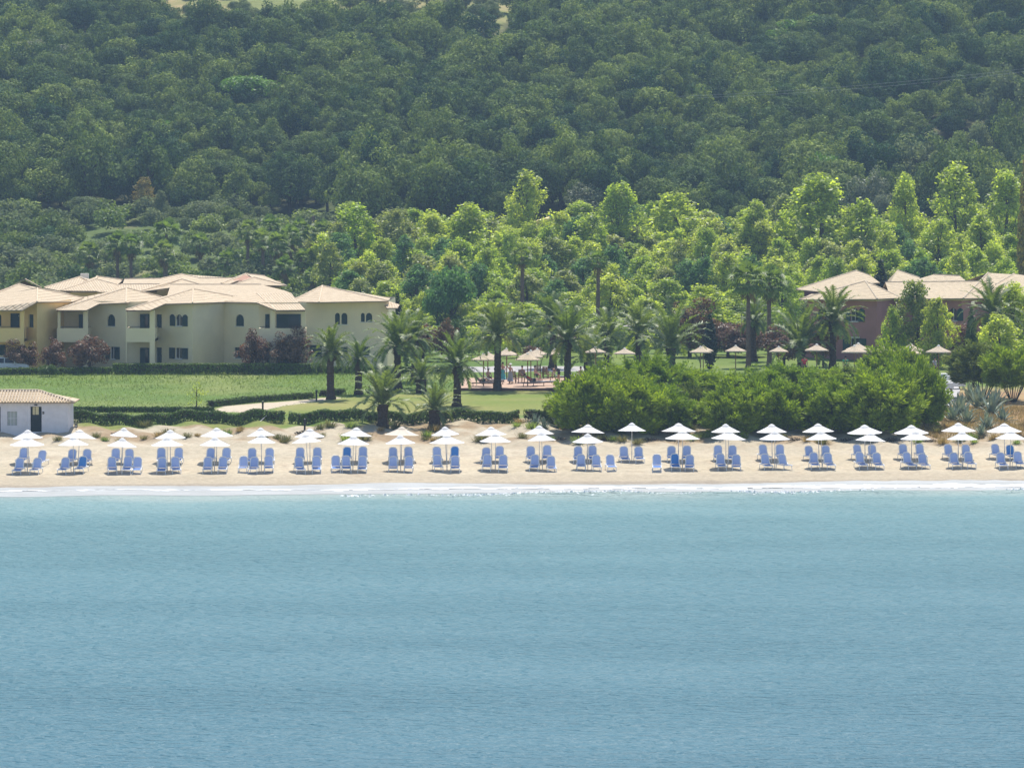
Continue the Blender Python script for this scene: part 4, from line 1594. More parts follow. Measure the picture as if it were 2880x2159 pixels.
# base px, base py, crown base py, crown width px, short?, label, fixed distance (or None)
PALMS = [
    (931, 1123, 991, 150, 0, 'date palm at the end of the sandy garden path, beside a bollard lamp', None),
    (1009, 1110, 1010, 120, 0, 'slimmer date palm in the meadow, second from the garden path', None),
    (1119, 1093, 975, 195, 0, 'broad date palm with the widest crown, in front of the cream hotel corner', None),
    (1165, 1074, 955, 150, 0, 'date palm half hidden behind the broadest palm by the cream hotel', None),
    (1184, 1105, 1078, 95, 1, 'small low date palm between the broad palm and the terrace palms', None),
    (1284, 1143, 1030, 175, 0, 'date palm on the mown lawn left of the terrace with a thin black trunk', None),
    (1398, 1099, 945, 190, 0, 'tall date palm at the front edge of the terracotta terrace', None),
    (1077, 1202, 1150, 175, 1, 'large trunkless date palm in front of the clipped beach hedge', None),
    (1222, 1200, 1166, 125, 1, 'small date palm in front of the clipped beach hedge, right of a larger one', None),
    (1596, 1099, 958, 200, 0, 'date palm at the right end of the terrace, fronds over the sunbeds', None),
    (1554, 1036, 908, 165, 0, 'date palm behind the terrace with a straight trunk beside the grey path', None),
    (1708, 1017, 943, 150, 0, 'date palm behind the junipers, left of the tall one by the thatched umbrella', 455),
    (1799, 1012, 940, 190, 0, 'tall date palm rising behind the junipers by a thatched umbrella', 450),
    (1655, 1056, 1028, 150, 1, 'low date palm at the terrace end above the junipers', None),
    (1887, 1020, 990, 185, 1, 'low wide date palm whose fronds spread over the junipers', 440),
    (2342, 1022, 905, 190, 0, 'date palm directly in front of the red hotel wall', 447),
    (2253, 1024, 990, 185, 1, 'low spreading date palm left of the red hotel', 445),
    (2793, 1020, 885, 185, 0, 'date palm in front of the red hotel near the right edge', 446),
    (2120, 1010, 905, 120, 0, 'date palm behind the fan palms left of the red hotel', 462),
]
for k, (px, py, pc, wpx, short, lab, D) in enumerate(PALMS):
    g = gnd(px, py) if D is None else at(px, D)
    h = max(.25, zat(pc, g.y) - g.z) + (.35 if short else 0)
    s = wpx * g.y / F / (4.7 if not short else 3.9)
    t = thing('date_palm', lab, 'palm tree', g, rnd.uniform(0, 6.28), 'date palms in the hotel garden')
    r = .34 if not short else .40
    o = link('trunk', rough_trunk('date_palm_trunk', h, r, r * (.80 if not short else .9), 60 + k), 'date_trunk', t)
    c = link('crown', (DS if short else DC)[k % (2 if short else 4)], 'date_leaf', t)
    c.location = (0, 0, h)
    c.rotation_euler = (rnd.gauss(0, .04), rnd.gauss(0, .04), 0)
    c.scale = (s, s, s * rnd.uniform(.98, 1.1) * (1.18 if short else 1.05))
    if not short:
        q = link('frond_bases', STUB, 'date_trunk', t)
        q.location = (0, 0, h + .05)


def fan_crown(name, seed, n=34, R=.75, pet=.95):
    rng = np.random.default_rng(seed)
    out = []
    for k in range(n):
        t = k / n
        el = math.radians(80) * (1 - t) - .75 * t + rng.normal(0, .1)
        az = k * 2.399 + rng.normal(0, .2)
        d = np.array([math.cos(el) * math.cos(az), math.cos(el) * math.sin(az), math.sin(el)])
        side = unit(np.cross(d, [0, 0, 1.]))
        up = np.cross(side, d)
        p = d * pet * rng.uniform(.8, 1.15)
        w = side * .025
        out.append(np.stack([-w, w, p + w, p - w])[None])
        b = 15
        A = np.linspace(-1.9, 1.9, b)
        r = R * rng.uniform(.85, 1.1)
        tip = p + (np.cos(A)[:, None] * d + np.sin(A)[:, None] * side) * r + up * (.18 * np.cos(A * 2))[:, None] * r - np.array([0, 0, 1.]) * (.15 + .35 * rng.random((b, 1))) * r
        dd = .135
        m1 = p + (np.cos(A - dd)[:, None] * d + np.sin(A - dd)[:, None] * side) * r * .6
        m2 = p + (np.cos(A + dd)[:, None] * d + np.sin(A + dd)[:, None] * side) * r * .6
        out.append(np.stack([np.broadcast_to(p, m1.shape), m1, tip, m2], 1))
    return np_mesh(name, np.concatenate(out), 4)


def fan_skirt(name, seed, n=26):
    rng = np.random.default_rng(seed)
    out = []
    for k in range(n):
        az = k * 2.399
        o = np.array([math.cos(az), math.sin(az), 0])
        s = np.array([-math.sin(az), math.cos(az), 0])
        z0 = -rng.uniform(0, .8)
        p = o * .2 + [0, 0, z0]
        e = o * rng.uniform(.35, .75) + [0, 0, z0 - rng.uniform(.5, .95)]
        for j in range(4):
            q = e + s * rng.uniform(-.4, .4) + [0, 0, rng.uniform(-.25, .2)]
            out.append(np.stack([p, (p + e) / 2 + s * .07 * (j - 1.5), q, (p + e) / 2 + s * .07 * (j - .5)])[None])
    return np_mesh(name, np.concatenate(out), 4)


FC = [fan_crown('fan_palm_crown', 80 + k) for k in range(3)]
FS = [fan_skirt('dry_skirt', 90 + k) for k in range(2)]
# trunk px, base distance, crown centre py, crown width px, label
FANS = [
    (2105, 452, 790, 118, 'tall fan palm with pale green leaves left of the red hotel, nearer the pool'),
    (2165, 457, 795, 105, 'tall fan palm beside the red hotel roof'),
    (1467, 500, 722, 75, 'thin fan palm in front of the plane trees above the terrace'),
    (1681, 505, 735, 70, 'thin fan palm with brown trunk standing out of the plane trees'),
    (331, 590, 690, 80, 'fan palm behind the cream hotel roofs, left of its close neighbour'),
    (369, 588, 692, 75, 'fan palm behind the cream hotel roofs, right of its close neighbour'),
    (469, 590, 660, 95, 'tallest fan palm above the cream hotel roofs on the left'),
    (462, 585, 712, 80, 'lower fan palm beside the tallest one above the hotel roofs'),
    (250, 600, 716, 80, 'squat fan palm among the shrubs on the left slope'),
    (563, 610, 688, 70, 'fan palm among dry grass below the forest edge'),
    (640, 590, 735, 75, 'low fan palm just above the hotel ridge in the middle'),
    (700, 592, 652, 75, 'fan palm in the clump left of the plane trees, leftmost'),
    (737, 588, 675, 70, 'fan palm with a bare trunk in the clump left of the plane trees'),
    (760, 600, 640, 75, 'fan palm at the back of the clump left of the plane trees'),
    (782, 575, 690, 85, 'thick trunked fan palm in the clump above the hotel'),
    (817, 580, 668, 80, 'fan palm in the clump above the hotel, beside the thick trunked one'),
    (845, 596, 645, 70, 'fan palm at the back right of the clump above the hotel'),
    (859, 578, 735, 80, 'short fan palm at the front of the clump above the hotel'),
    (905, 590, 655, 80, 'fan palm where the clump meets the plane trees'),
    (800, 570, 755, 70, 'lowest fan palm right behind the hotel roof ridge'),
    (880, 570, 780, 60, 'small fan palm behind the right hotel roof'),
]
for k, (px, D, pc, wpx, lab) in enumerate(FANS):
    g = at(px, D)
    h = max(.6, zat(pc, D) - g.z)
    t = thing('fan_palm', lab, 'palm tree', g, rnd.uniform(0, 6.28), 'fan palms')
    s = wpx * D / F / 2.9
    link('trunk', rough_trunk('fan_palm_trunk', h, .24, .17, 160 + k, 1.0, 8, .3), 'fan_trunk', t)
    c = link('crown', FC[k % 3], 'fan_leaf', t)
    c.location, c.scale = (0, 0, h), (s, s, s)
    c = link('dry_skirt', FS[k % 2], 'dead_leaf', t)
    c.location, c.scale = (0, 0, h), (s * 1.05, s * 1.05, s * 1.1)
t = thing('bare_trunk', 'bare pale trunk without leaves at the forest foot above the hotel', 'dead palm', at(881, 610))
link('trunk', rough_trunk('bare_trunk', zat(608, 610) - t.location.z, .26, .22, 5, 1.0, 8, .3), 'fan_trunk', t)

# ------------------------------------------------------------------ broadleaf trees


def tall_lobes(rng, R, Hh, n, z0=.10):
    """loose upright crown: many small clumps spread through an egg-shaped volume, thinner towards the top"""
    res = []
    lean = rng.uniform(-.12, .12, 2)
    wob = rng.uniform(0, 6.28, 3)
    for i in range(n):
        t = rng.random() ** .85
        z = Hh * (z0 + (1 - z0) * t)
        prof = R * max(.10, math.sin(math.pi * (.14 + .82 * t)) ** .7 * (1 - .30 * t))
        a = rng.uniform(0, 6.28)
        prof *= 1 + .22 * math.sin(a * 2 + wob[0]) + .18 * math.sin(t * 9 + wob[1] + a)
        k = math.sqrt(rng.uniform(.12, 1.))
        r = R * rng.uniform(.17, .40) * (1 - .30 * t)
        res.append((prof * k * math.cos(a) + lean[0] * t, prof * k * math.sin(a) + lean[1] * t, z - r * .8, r, r, r * rng.uniform(1., 1.7)))
    return res


def place_tree(name, lab, cat, g, crown_me, trunk_me, mat, s, rz=None, group=None, bark='bark'):
    t = thing(name, lab, cat, g, rnd.uniform(0, 6.28) if rz is None else rz, group, s)
    link('crown', with_mat(crown_me, mat), None, t)
    if trunk_me:
        link('trunk', trunk_me, bark, t)
    return t


rg = np.random.default_rng(77)
PL = [crown('plane_tree_crown', rg, tall_lobes(rg, 1., 4.2, 110), 7800, .118, .8, .3, .8) for _ in range(8)]     # radius 1, height 4.2
PT = [trunk_mesh('plane_tree_trunk', rg, 3.4, .065, 6, .13, .02) for _ in range(3)]
RC = [crown('round_crown', rg, round_lobes(rg, 1., 2.0, 34, (.18, .36)), 4200, .12, .65, .3, .25) for _ in range(4)]          # radius 1, height 2
RT = [trunk_mesh('round_tree_trunk', rg, 1.2, .07, 5, .35, .05) for _ in range(2)]

# plane trees that can be told apart: top px, top py, width px, distance
PLANES = [
    (1000, 572, 130, 590, 'plane', 'pale plane tree at the left end of the bright belt'),
    (1100, 585, 120, 595, 'plane_dull', 'dull green plane tree near the left end of the belt'),
    (1215, 598, 110, 600, 'plane', 'plane tree with a low rounded top left of the broad dome'),
    (1325, 568, 170, 585, 'plane', 'broad domed plane tree left of the tallest slender one'),
    (1487, 476, 120, 612, 'plane', 'tallest slender plane tree standing above the belt against dark forest'),
    (1420, 640, 130, 590, 'plane', 'plane tree below and left of the tallest slender one'),
    (1590, 588, 110, 600, 'plane', 'plane tree right of the tallest slender one, with a lower top'),
    (1735, 508, 120, 606, 'plane', 'slim pointed plane tree in front of a grey olive'),
    (1660, 600, 120, 588, 'plane', 'plane tree left under the slim pointed one'),
    (1900, 540, 190, 592, 'plane', 'wide plane tree with a full round top in the middle of the belt'),
    (2010, 610, 120, 585, 'plane', 'plane tree at the dip in the belt'),
    (2130, 560, 120, 595, 'plane', 'plane tree right of the dip in the belt'),
    (2210, 545, 120, 600, 'plane_dull', 'greyer plane tree just left of the large peaked one'),
    (2310, 484, 200, 590, 'plane', 'large peaked plane tree above the red hotel roof'),
    (2420, 555, 130, 585, 'plane', 'plane tree right shoulder of the large peaked one'),
    (2548, 482, 95, 600, 'plane', 'narrow column shaped plane tree above the red hotel'),
    (2688, 456, 150, 596, 'plane', 'big egg shaped plane tree showing dark limbs'),
    (2640, 612, 120, 575, 'plane', 'plane tree in front of the egg shaped one'),
    (2830, 474, 140, 600, 'plane', 'tall plane tree next to the brown cypress at the edge'),
    (2760, 596, 120, 572, 'plane', 'yellowest plane tree near the right edge'),
]
n_pl = 0
for px, pt, wpx, D, mt, lab in PLANES:
    g = at(px, D)
    h = zat(pt, D) - g.z
    sx = wpx * D / F / 2 * 1.3
    place_tree('plane_tree', lab, 'plane tree', g, PL[n_pl % 8], PT[n_pl % 3], mt, (sx, sx, h / 4.25), None, 'plane trees behind the pool')
    n_pl += 1
rows = [(620, 560, 630, 66), (606, 585, 650, 64), (590, 605, 680, 62), (574, 635, 705, 62), (558, 665, 735, 62), (541, 705, 780, 64), (523, 750, 820, 68)]
for D, p0, p1, step in rows:
    px = 925 if D > 550 else 960
    while px < 2900:
        q = px + rnd.uniform(-28, 28)
        pt = rnd.uniform(p0, p1)
        if 2230 < q and D < 530:
            px += step
            continue
        g = at(q, D + rnd.uniform(-7, 7))
        h = zat(pt, g.y) - g.z
        sx = step * rnd.uniform(.85, 1.2) * g.y / F
        mt = rnd.choice(['plane'] * 6 + ['plane_dull'] * (5 if q < 1250 else 1) + ['tamarisk'])
        if h > 2.5:
            place_tree('plane_tree', 'bright green plane tree filling the lower part of the belt', 'plane tree', g, PL[n_pl % 8], PT[n_pl % 3], mt, (sx, sx, h / 4.25), None, 'plane trees filling the belt')
            n_pl += 1
        px += step

# single trees in the garden: px, py top, py base or distance, width px, material, label, name
SINGLES = [
    (1270, 742, 500, 140, 'tamarisk', 'soft blue green feathery tree in the garden behind the palms', 'tamarisk_tree', 0),
    (1230, 800, 498, 90, 'tamarisk', 'smaller feathery tree at the left side of a larger one', 'tamarisk_tree', 0),
    (2583, 786, 452, 112, 'plane_dull', 'loose leafy plane tree standing in front of the red hotel', 'plane_tree', 1),
    (2640, 836, 449, 84, 'plane', 'lower half of leafy green beside the plane tree before the red hotel', 'plane_tree', 1),
    (2512, 856, 450, 62, 'plane', 'small leafy tree at the corner of the red hotel', 'plane_tree', 1),
    (2850, 790, 449, 110, 'plane', 'leafy tree by the red hotel at the right edge', 'plane_tree', 1),
    (2812, 880, 440, 120, 'plane', 'low bright leafy tree under the palm near the right edge', 'plane_tree', 1),
    (1240, 880, 505, 110, 'plane', 'bright leafy tree behind the hotel end palms', 'plane_tree', 1),
    (1370, 850, 500, 130, 'plane', 'bright leafy tree left of the terrace palms', 'plane_tree', 1),
    (1480, 850, 495, 140, 'plane', 'bright leafy tree behind the thatched umbrellas of the terrace', 'plane_tree', 1),
    (1600, 860, 500, 140, 'plane', 'bright leafy tree behind the path by the terrace', 'plane_tree', 1),
    (1700, 890, 498, 130, 'plane', 'bright leafy tree behind the palms at the middle', 'plane_tree', 1),
    (1820, 840, 505, 130, 'plane', 'bright leafy tree behind the tall palm', 'plane_tree', 1),
    (1990, 800, 510, 150, 'plane', 'bright leafy tree above the dark cypress', 'plane_tree', 1),
    (1160, 905, 498, 80, 'plane', 'small bright tree right of the cream hotel corner', 'plane_tree', 1),
]
for k, (px, pt, D, wpx, mt, lab, nm, tall) in enumerate(SINGLES):
    g = at(px, D)
    h = zat(pt, D) - g.z
    sx = wpx * D / F / 2 * (1.3 if tall else 1)
    me_ = PL[k % 6] if tall else RC[k % 4]
    place_tree(nm, lab, 'tree', g, me_, (PT if tall else RT)[k % 2], mt, (sx, sx, h / (4.25 if tall else 2.05)), None, 'single garden trees')
rg = np.random.default_rng(123)


def wild_lobes(rng, R, Hh, n):
    """an uneven broad crown of many small clumps of different size"""
    res = []
    w = rng.uniform(0, 6.28, 4)
    for i in range(n):
        a, u = rng.uniform(0, 6.28), rng.uniform(-.75, 1.)
        e = math.asin(u)
        k = rng.uniform(.5, .95) * (1 + .2 * math.sin(2 * a + w[0]) + .15 * math.sin(3 * a + w[1] + 3 * u))
        r_ = R * rng.uniform(.14, .34)
        res.append((R * k * math.cos(e) * math.cos(a), R * k * math.cos(e) * math.sin(a), Hh * .52 + Hh * .42 * k * u + .12 * math.sin(a + w[2]), r_, r_, r_ * rng.uniform(.6, 1.)))
    res.append((0, 0, Hh * .5, R * .55, R * .55, Hh * .3))
    return res


OK_ = [crown('oak_crown', rg, wild_lobes(rg, 1., 2.0, 44) if k % 4 else round_lobes(rg, 1., 2.0, 34, (.2, .4), .10), 4300, .105, .5, .5, .15) for k in range(8)]
PLUMS = [
    (63, 958, 1030, 92, 'dark red leaved tree left of the green bush, by the silver car'),
    (152, 955, 1032, 78, 'dark red leaved tree above the round green bush'),
    (251, 937, 1036, 118, 'largest dark red leaved tree in front of the cream hotel, double trunk'),
    (708, 930, 1028, 100, 'dark red leaved tree with a thin trunk before the middle bay'),
    (817, 926, 1030, 118, 'dark red leaved tree hiding the dark balcony door below'),
    (1060, 945, 1030, 100, 'dark red leaved tree behind the two palms at the hotel end'),
    (1190, 905, 1030, 120, 'tall dark red leaved tree right of the cream hotel'),
    (1262, 900, 1010, 90, 'rusty red tree behind the terrace palm'),
    (1940, 845, 1005, 150, 'big rust brown tree left of the dark cypress'),
    (2048, 915, 1012, 130, 'dark red leaved tree right of the dark cypress'),
    (2110, 900, 1012, 110, 'dark red leaved tree behind the two tall fan palms'),
    (2315, 880, 1015, 90, 'rusty tree between the palms before the red hotel'),
    (2712, 895, 1012, 125, 'dark red bushy tree before the red hotel on the right'),
    (2205, 925, 1010, 130, 'shadowy dark red tree left of the red hotel'),
]
for k, (px, pt, pb, wpx, lab) in enumerate(PLUMS):
    g = gnd(px, pb) if k < 5 else at(px, 462 if k < 8 else (470 if k < 11 else 452))
    if k < 5:
        g = at(px, 441.6)
    h = zat(pt, g.y) - g.z
    sx = wpx * g.y / F / 2
    place_tree('plum_tree', lab, 'tree', g, OK_[(2 * k + 1) % 8], RT[k % 2], 'rust' if k in (7, 8, 11) else 'plum', (sx * 1.05, sx * 1.05, h / 1.98), None, 'red leaved trees')

rg = np.random.default_rng(5)
spire = crown('cypress_crown', rg, [(0, 0, .4 + k * .36, .30 * math.sin(math.pi * (.16 + .80 * k / 11)) + .04, .30 * math.sin(math.pi * (.16 + .80 * k / 11)) + .04, .34) for k in range(12)], 2600, .13, .5, .5, .1)
for px, pt, D, wpx, mt, lab in [
    (1997, 878, 447, 40, 'cypress', 'dark column cypress between the thatched umbrellas'),
    (1117, 816, 468, 38, 'cypress', 'dark rounded cypress top behind the cream hotel end'),
    (2477, 722, 498, 58, 'cypress', 'dark conifer between the red hotel roofs'),
    (563, -40, 835, 24, 'cypress', 'slim dark cypress alone in the hilltop clearing'),
    (500, 8, 838, 24, 'cypress', 'short dark cypress on the hilltop left of the slim one'),
    (664, -20, 850, 14, 'cypress', 'thin cypress at the top edge of the clearing'),
    (2882, 430, 520, 44, 'yellowish', 'tall brown dry cypress cut by the right edge'),
    (2732, 855, 449, 34, 'hedge', 'small pointed conifer above the red bushy tree'),
]:
    g = at(px, D)
    h = zat(pt, D) - g.z
    s = wpx * D / F / .68
    place_tree('cypress_tree', lab, 'cypress', g, spire, RT[0], mt, (s, s, h / 4.75), None, 'cypresses')

# ------------------------------------------------------------------ junipers at the top of the beach


def juniper(name, seed, R=1.0, n=70):
    """a bush of upswept pointed sprays over a dark inside"""
    rng = np.random.default_rng(seed)
    out = []
    for k in range(n):
        az = k * 2.399 + rng.normal(0, .35)
        e = math.asin(np.clip(-.92 + 1.9 * (k + .5) / n, -1, .99))
        rr = R * rng.uniform(.58, .9)
        base = np.array([math.cos(az) * math.cos(e) * rr, math.sin(az) * math.cos(e) * rr, R * .70 + math.sin(e) * rr * (.98 if e > 0 else .72)])
        axis = unit(np.array([math.cos(az) * math.cos(e) * .7, math.sin(az) * math.cos(e) * .7, .66 + .4 * math.sin(e)]) + rng.normal(0, .14, 3))
        L = R * rng.uniform(.38, .80) * (1.35 if e > .8 and k % 3 == 0 else 1)
        for s in range(6):                                  # side sprays of the tuft
            ax = unit(axis + rng.normal(0, .33, 3)) if s else axis
            l = L * (1 if s == 0 else rng.uniform(.45, .8))
            m_ = 46
            t = rng.random(m_) ** .8
            rad = l * .21 * (1 - t) ** .7 + .008
            d = unit(rng.normal(size=(m_, 3)))
            d = unit(d - (d @ ax)[:, None] * ax)
            c = base + ax * (t * l)[:, None] + d * rad[:, None]
            out.append(blades(c, unit(ax + d * rng.uniform(.35, .9, (m_, 1)) + rng.normal(0, .12, (m_, 3))), R * rng.uniform(.10, .20, m_), R * rng.uniform(.035, .06, m_), rng))
    for k in range(36):                                     # skirts that reach the ground
        az = k * 2.399 + rng.normal(0, .3)
        z0 = rng.uniform(.0, .38) * R
        base = np.array([math.cos(az) * R * rng.uniform(.55, .82), math.sin(az) * R * rng.uniform(.55, .82), z0])
        for s in range(4):
            ax = unit(np.array([math.cos(az) * .8, math.sin(az) * .8, .75]) + rng.normal(0, .35, 3))
            l = R * rng.uniform(.24, .42)
            q_ = 34
            t = rng.random(q_) ** .8
            d = unit(rng.normal(size=(q_, 3)))
            c = base + ax * (t * l)[:, None] + d * (l * .26 * (1 - t) ** .7 + .008)[:, None]
            out.append(blades(c, unit(ax + d * .6), R * rng.uniform(.10, .18, q_), R * rng.uniform(.035, .06, q_), rng))
    m_ = 260                                                # inner twigs and shaded needles
    d = unit(rng.normal(size=(m_, 3)))
    c = d * R * rng.uniform(.2, .72, (m_, 1)) * [1, 1, .95] + [0, 0, R * .78]
    out.append(leaf_quads(c, unit(d + rng.normal(size=(m_, 3)) * .4), R * rng.uniform(.12, .2, m_), rng, .8))
    return np_mesh(name, np.concatenate(out), 4)


def core_mesh(name, R):
    """the twiggy dark inside of a bush"""
    mb = MB()
    rng = np.random.default_rng(9)
    for k in range(16):
        a = k * 2.399
        e = rng.uniform(.3, 1.3)
        mb.tube([(0, 0, -.2), (math.cos(a) * R * .35, math.sin(a) * R * .35, R * .5), (math.cos(a) * math.cos(e) * R * .8, math.sin(a) * math.cos(e) * R * .8, R * .8 + math.sin(e) * R * .6)], [R * .022, R * .016, R * .006], 5)
    return mb.mesh(name)


JB = [juniper('juniper_crown', 200 + k) for k in range(5)]
JT = core_mesh('juniper_stem', 1.)
# centre px, base py, width px, height px, label
JUN = [
    (1585, 1190, 100, 95, 'low thin juniper at the left end of the beach bushes', 'juniper_dull'),
    (1660, 1208, 190, 185, 'dark juniper, left most of the large beach bushes', 'juniper'),
    (1770, 1212, 190, 165, 'juniper behind the lone white umbrella', 'juniper'),
    (1850, 1208, 170, 160, 'juniper right of the lone white umbrella', 'juniper'),
    (1945, 1198, 150, 130, 'ragged thin juniper left of a dark gap', 'juniper_dull'),
    (2062, 1212, 170, 165, 'juniper just right of the dark gap in the bushes', 'juniper'),
    (2170, 1210, 180, 160, 'juniper in the middle of the right hand bushes', 'juniper'),
    (2250, 1195, 150, 130, 'olive tinted juniper between larger bushes', 'juniper_dull'),
    (2345, 1210, 190, 185, 'large juniper with many pale tips before the red hotel', 'juniper'),
    (2470, 1212, 220, 215, 'largest juniper in front, right of centre of the bushes', 'juniper'),
    (2570, 1195, 150, 200, 'juniper at the right end above the agaves', 'juniper'),
    (1740, 1130, 190, 120, 'juniper in the second row above the terrace end', 'juniper'),
    (1835, 1125, 170, 145, 'peaked juniper of the second row below the tall palm', 'juniper'),
    (1930, 1125, 170, 115, 'juniper of the second row under the spreading palm fronds', 'juniper'),
    (2030, 1125, 170, 105, 'flat topped juniper of the second row below the cypress', 'juniper'),
    (2120, 1120, 170, 100, 'juniper of the second row below the tall fan palms', 'juniper'),
    (2215, 1120, 170, 110, 'juniper of the second row below the low palm', 'juniper'),
    (2310, 1110, 170, 100, 'juniper of the second row before the red hotel corner', 'juniper'),
    (2400, 1110, 150, 95, 'dull juniper of the second row beside the white table', 'juniper_dull'),
    (2510, 1105, 170, 145, 'tallest juniper standing up before the thatched umbrellas', 'juniper'),
    (2580, 1120, 120, 110, 'juniper beside the white clothed tables', 'juniper'),
    (2765, 1120, 170, 160, 'grey green tree juniper on dark trunks right of the tables', 'juniper_dull'),
    (2850, 1130, 150, 190, 'tree juniper cut by the right edge', 'juniper'),
    (2830, 1050, 120, 130, 'bright juniper behind the tree juniper at the right', 'juniper'),
]
for k, (px, py, wpx, hpx, lab, mt) in enumerate(JUN):
    g = gnd(px, py)
    s = wpx * g.y / F / 2.0
    h = hpx * g.y / F * rnd.uniform(.76, .98)
    t = thing('juniper_bush', lab, 'juniper', g, rnd.uniform(0, 6.28), 'junipers at the top of the beach', (s, s, h / 2.12))
    c = link('crown', JB[k % 5], 'juniper', t)
    c.data = with_mat(c.data, mt)
    if k in (21, 22):
        c.location = (0, 0, .55)
        c.scale = (1, 1, .78)
    link('stem', JT, 'bark', t)

# ------------------------------------------------------------------ agaves, shrubs, hedges, grass


def agave_mesh(name, seed, n=30, L=1.1):
    rng = np.random.default_rng(seed)
    mb = MB()
    for k in range(n):
        a = k * 2.399
        e = math.radians(88) * (1 - (k / n)) + math.radians(12)
        l = L * rng.uniform(.8, 1.1)
        d = Vector((math.cos(a), math.sin(a), 0))
        s = Vector((-math.sin(a), math.cos(a), 0))
        pts = []
        p = d * .06
        ee = e
        for j in range(6):
            pts.append(p.copy())
            ee -= rng.uniform(.0, .13)
            p = p + (d * math.cos(ee) + Vector((0, 0, math.sin(ee)))) * l / 5
        wd = [.07, .10, .11, .09, .05, .006]
        for j in range(5):
            u0 = s * wd[j] * l
            u1 = s * wd[j + 1] * l
            k0, k1 = Vector((0, 0, -.035 * l)), Vector((0, 0, -.03 * l))
            mb.poly([pts[j] - u0, pts[j] + k0, pts[j + 1] + k1, pts[j + 1] - u1])
            mb.poly([pts[j] + k0, pts[j] + u0, pts[j + 1] + u1, pts[j + 1] + k1])
    return mb.mesh(name)


AG = [agave_mesh('agave_plant', 300 + k) for k in range(3)]
AGS = [(2700, 1170, 105), (2755, 1150, 110), (2730, 1130, 85), (2790, 1165, 100), (2680, 1185, 80), (2720, 1190, 75), (2775, 1205, 75), (2800, 1140, 80), (2665, 1145, 60), (2820, 1185, 70), (2760, 1225, 55),
       (1505, 1197, 55), (1575, 1205, 75), (1610, 1210, 60), (1665, 1212, 50), (1530, 1205, 50)]
for k, (px, py, wpx) in enumerate(AGS):
    g = gnd(px, py)
    s = wpx * g.y / F / 1.9
    o = link('agave_plant', AG[k % 3], 'agave')
    o.location, o.rotation_euler, o.scale = g, (0, 0, k * 1.3), (s, s, s * 1.15)
    tag(o, 'grey green agave rosette among others below the tree junipers' if px > 2600 else 'grey green agave rosette at the foot of the dark junipers', 'agave', 'agaves on the right slope' if px > 2600 else 'agaves under the left junipers')
rg = np.random.default_rng(31)
TUFT = []
for k in range(3):
    n = 150
    a = rg.uniform(0, 6.28, n)
    r = np.abs(rg.normal(0, .22, n))
    b = np.stack([np.cos(a) * r, np.sin(a) * r, np.zeros(n)], -1)
    tip = b + np.stack([np.cos(a) * rg.uniform(.05, .4, n), np.sin(a) * rg.uniform(.05, .4, n), rg.uniform(.2, .7, n)], -1)
    w = np.stack([-np.sin(a), np.cos(a), a * 0], -1) * .022
    TUFT.append(np_mesh('dune_tuft', np.stack([b - w, b + w, tip + w * .3, tip - w * .3], 1), 4))
for k in range(120):
    px = rnd.uniform(-40, 2900)
    py = rnd.uniform(1196, 1246) if px < 1400 else rnd.uniform(1190, 1250)
    if px < 1000 and py < 1222 and rnd.random() < .8:
        continue
    g = gnd(px, py)
    o = link('dune_tuft', TUFT[k % 3], 'dune_plant')
    s = rnd.uniform(.5, 1.15)
    o.location, o.rotation_euler, o.scale = g, (0, 0, rnd.uniform(0, 6)), (s * 1.3, s * 1.3, s * .8)
    o.data = with_mat(o.data, rnd.choice(['dune_plant', 'dune_plant', 'dry_grass', 'shrub']))
    tag(o, 'small wiry dune plant on the sandy bank behind the umbrellas', 'dune plant', 'dune plants on the sandy bank')
DR = crown('drift_weed', rg, [(-.6, 0, .1, .55, .3, .14), (0, .05, .14, .65, .3, .2), (.6, 0, .08, .55, .25, .12)], 420, .12, .7, .3, .4)
for px, py, wpx in [(1715, 1240, 70), (1570, 1238, 60), (1830, 1240, 65), (2235, 1240, 60), (2385, 1240, 55), (2510, 1242, 75), (2610, 1243, 65), (335, 1224, 60), (860, 1222, 70), (2740, 1235, 60), (2860, 1232, 70), (1010, 1228, 40)]:
    g = gnd(px, py)
    s = wpx * g.y / F / 2.4
    o = link('drift_weed', DR, 'bark')
    o.location, o.rotation_euler, o.scale = g, (0, 0, rnd.uniform(-.4, .4)), (s, s, s * 1.2)
    tag(o, 'low heap of dark dry weed and twigs along the dune toe', 'seaweed heap', 'dry weed heaps along the dune')


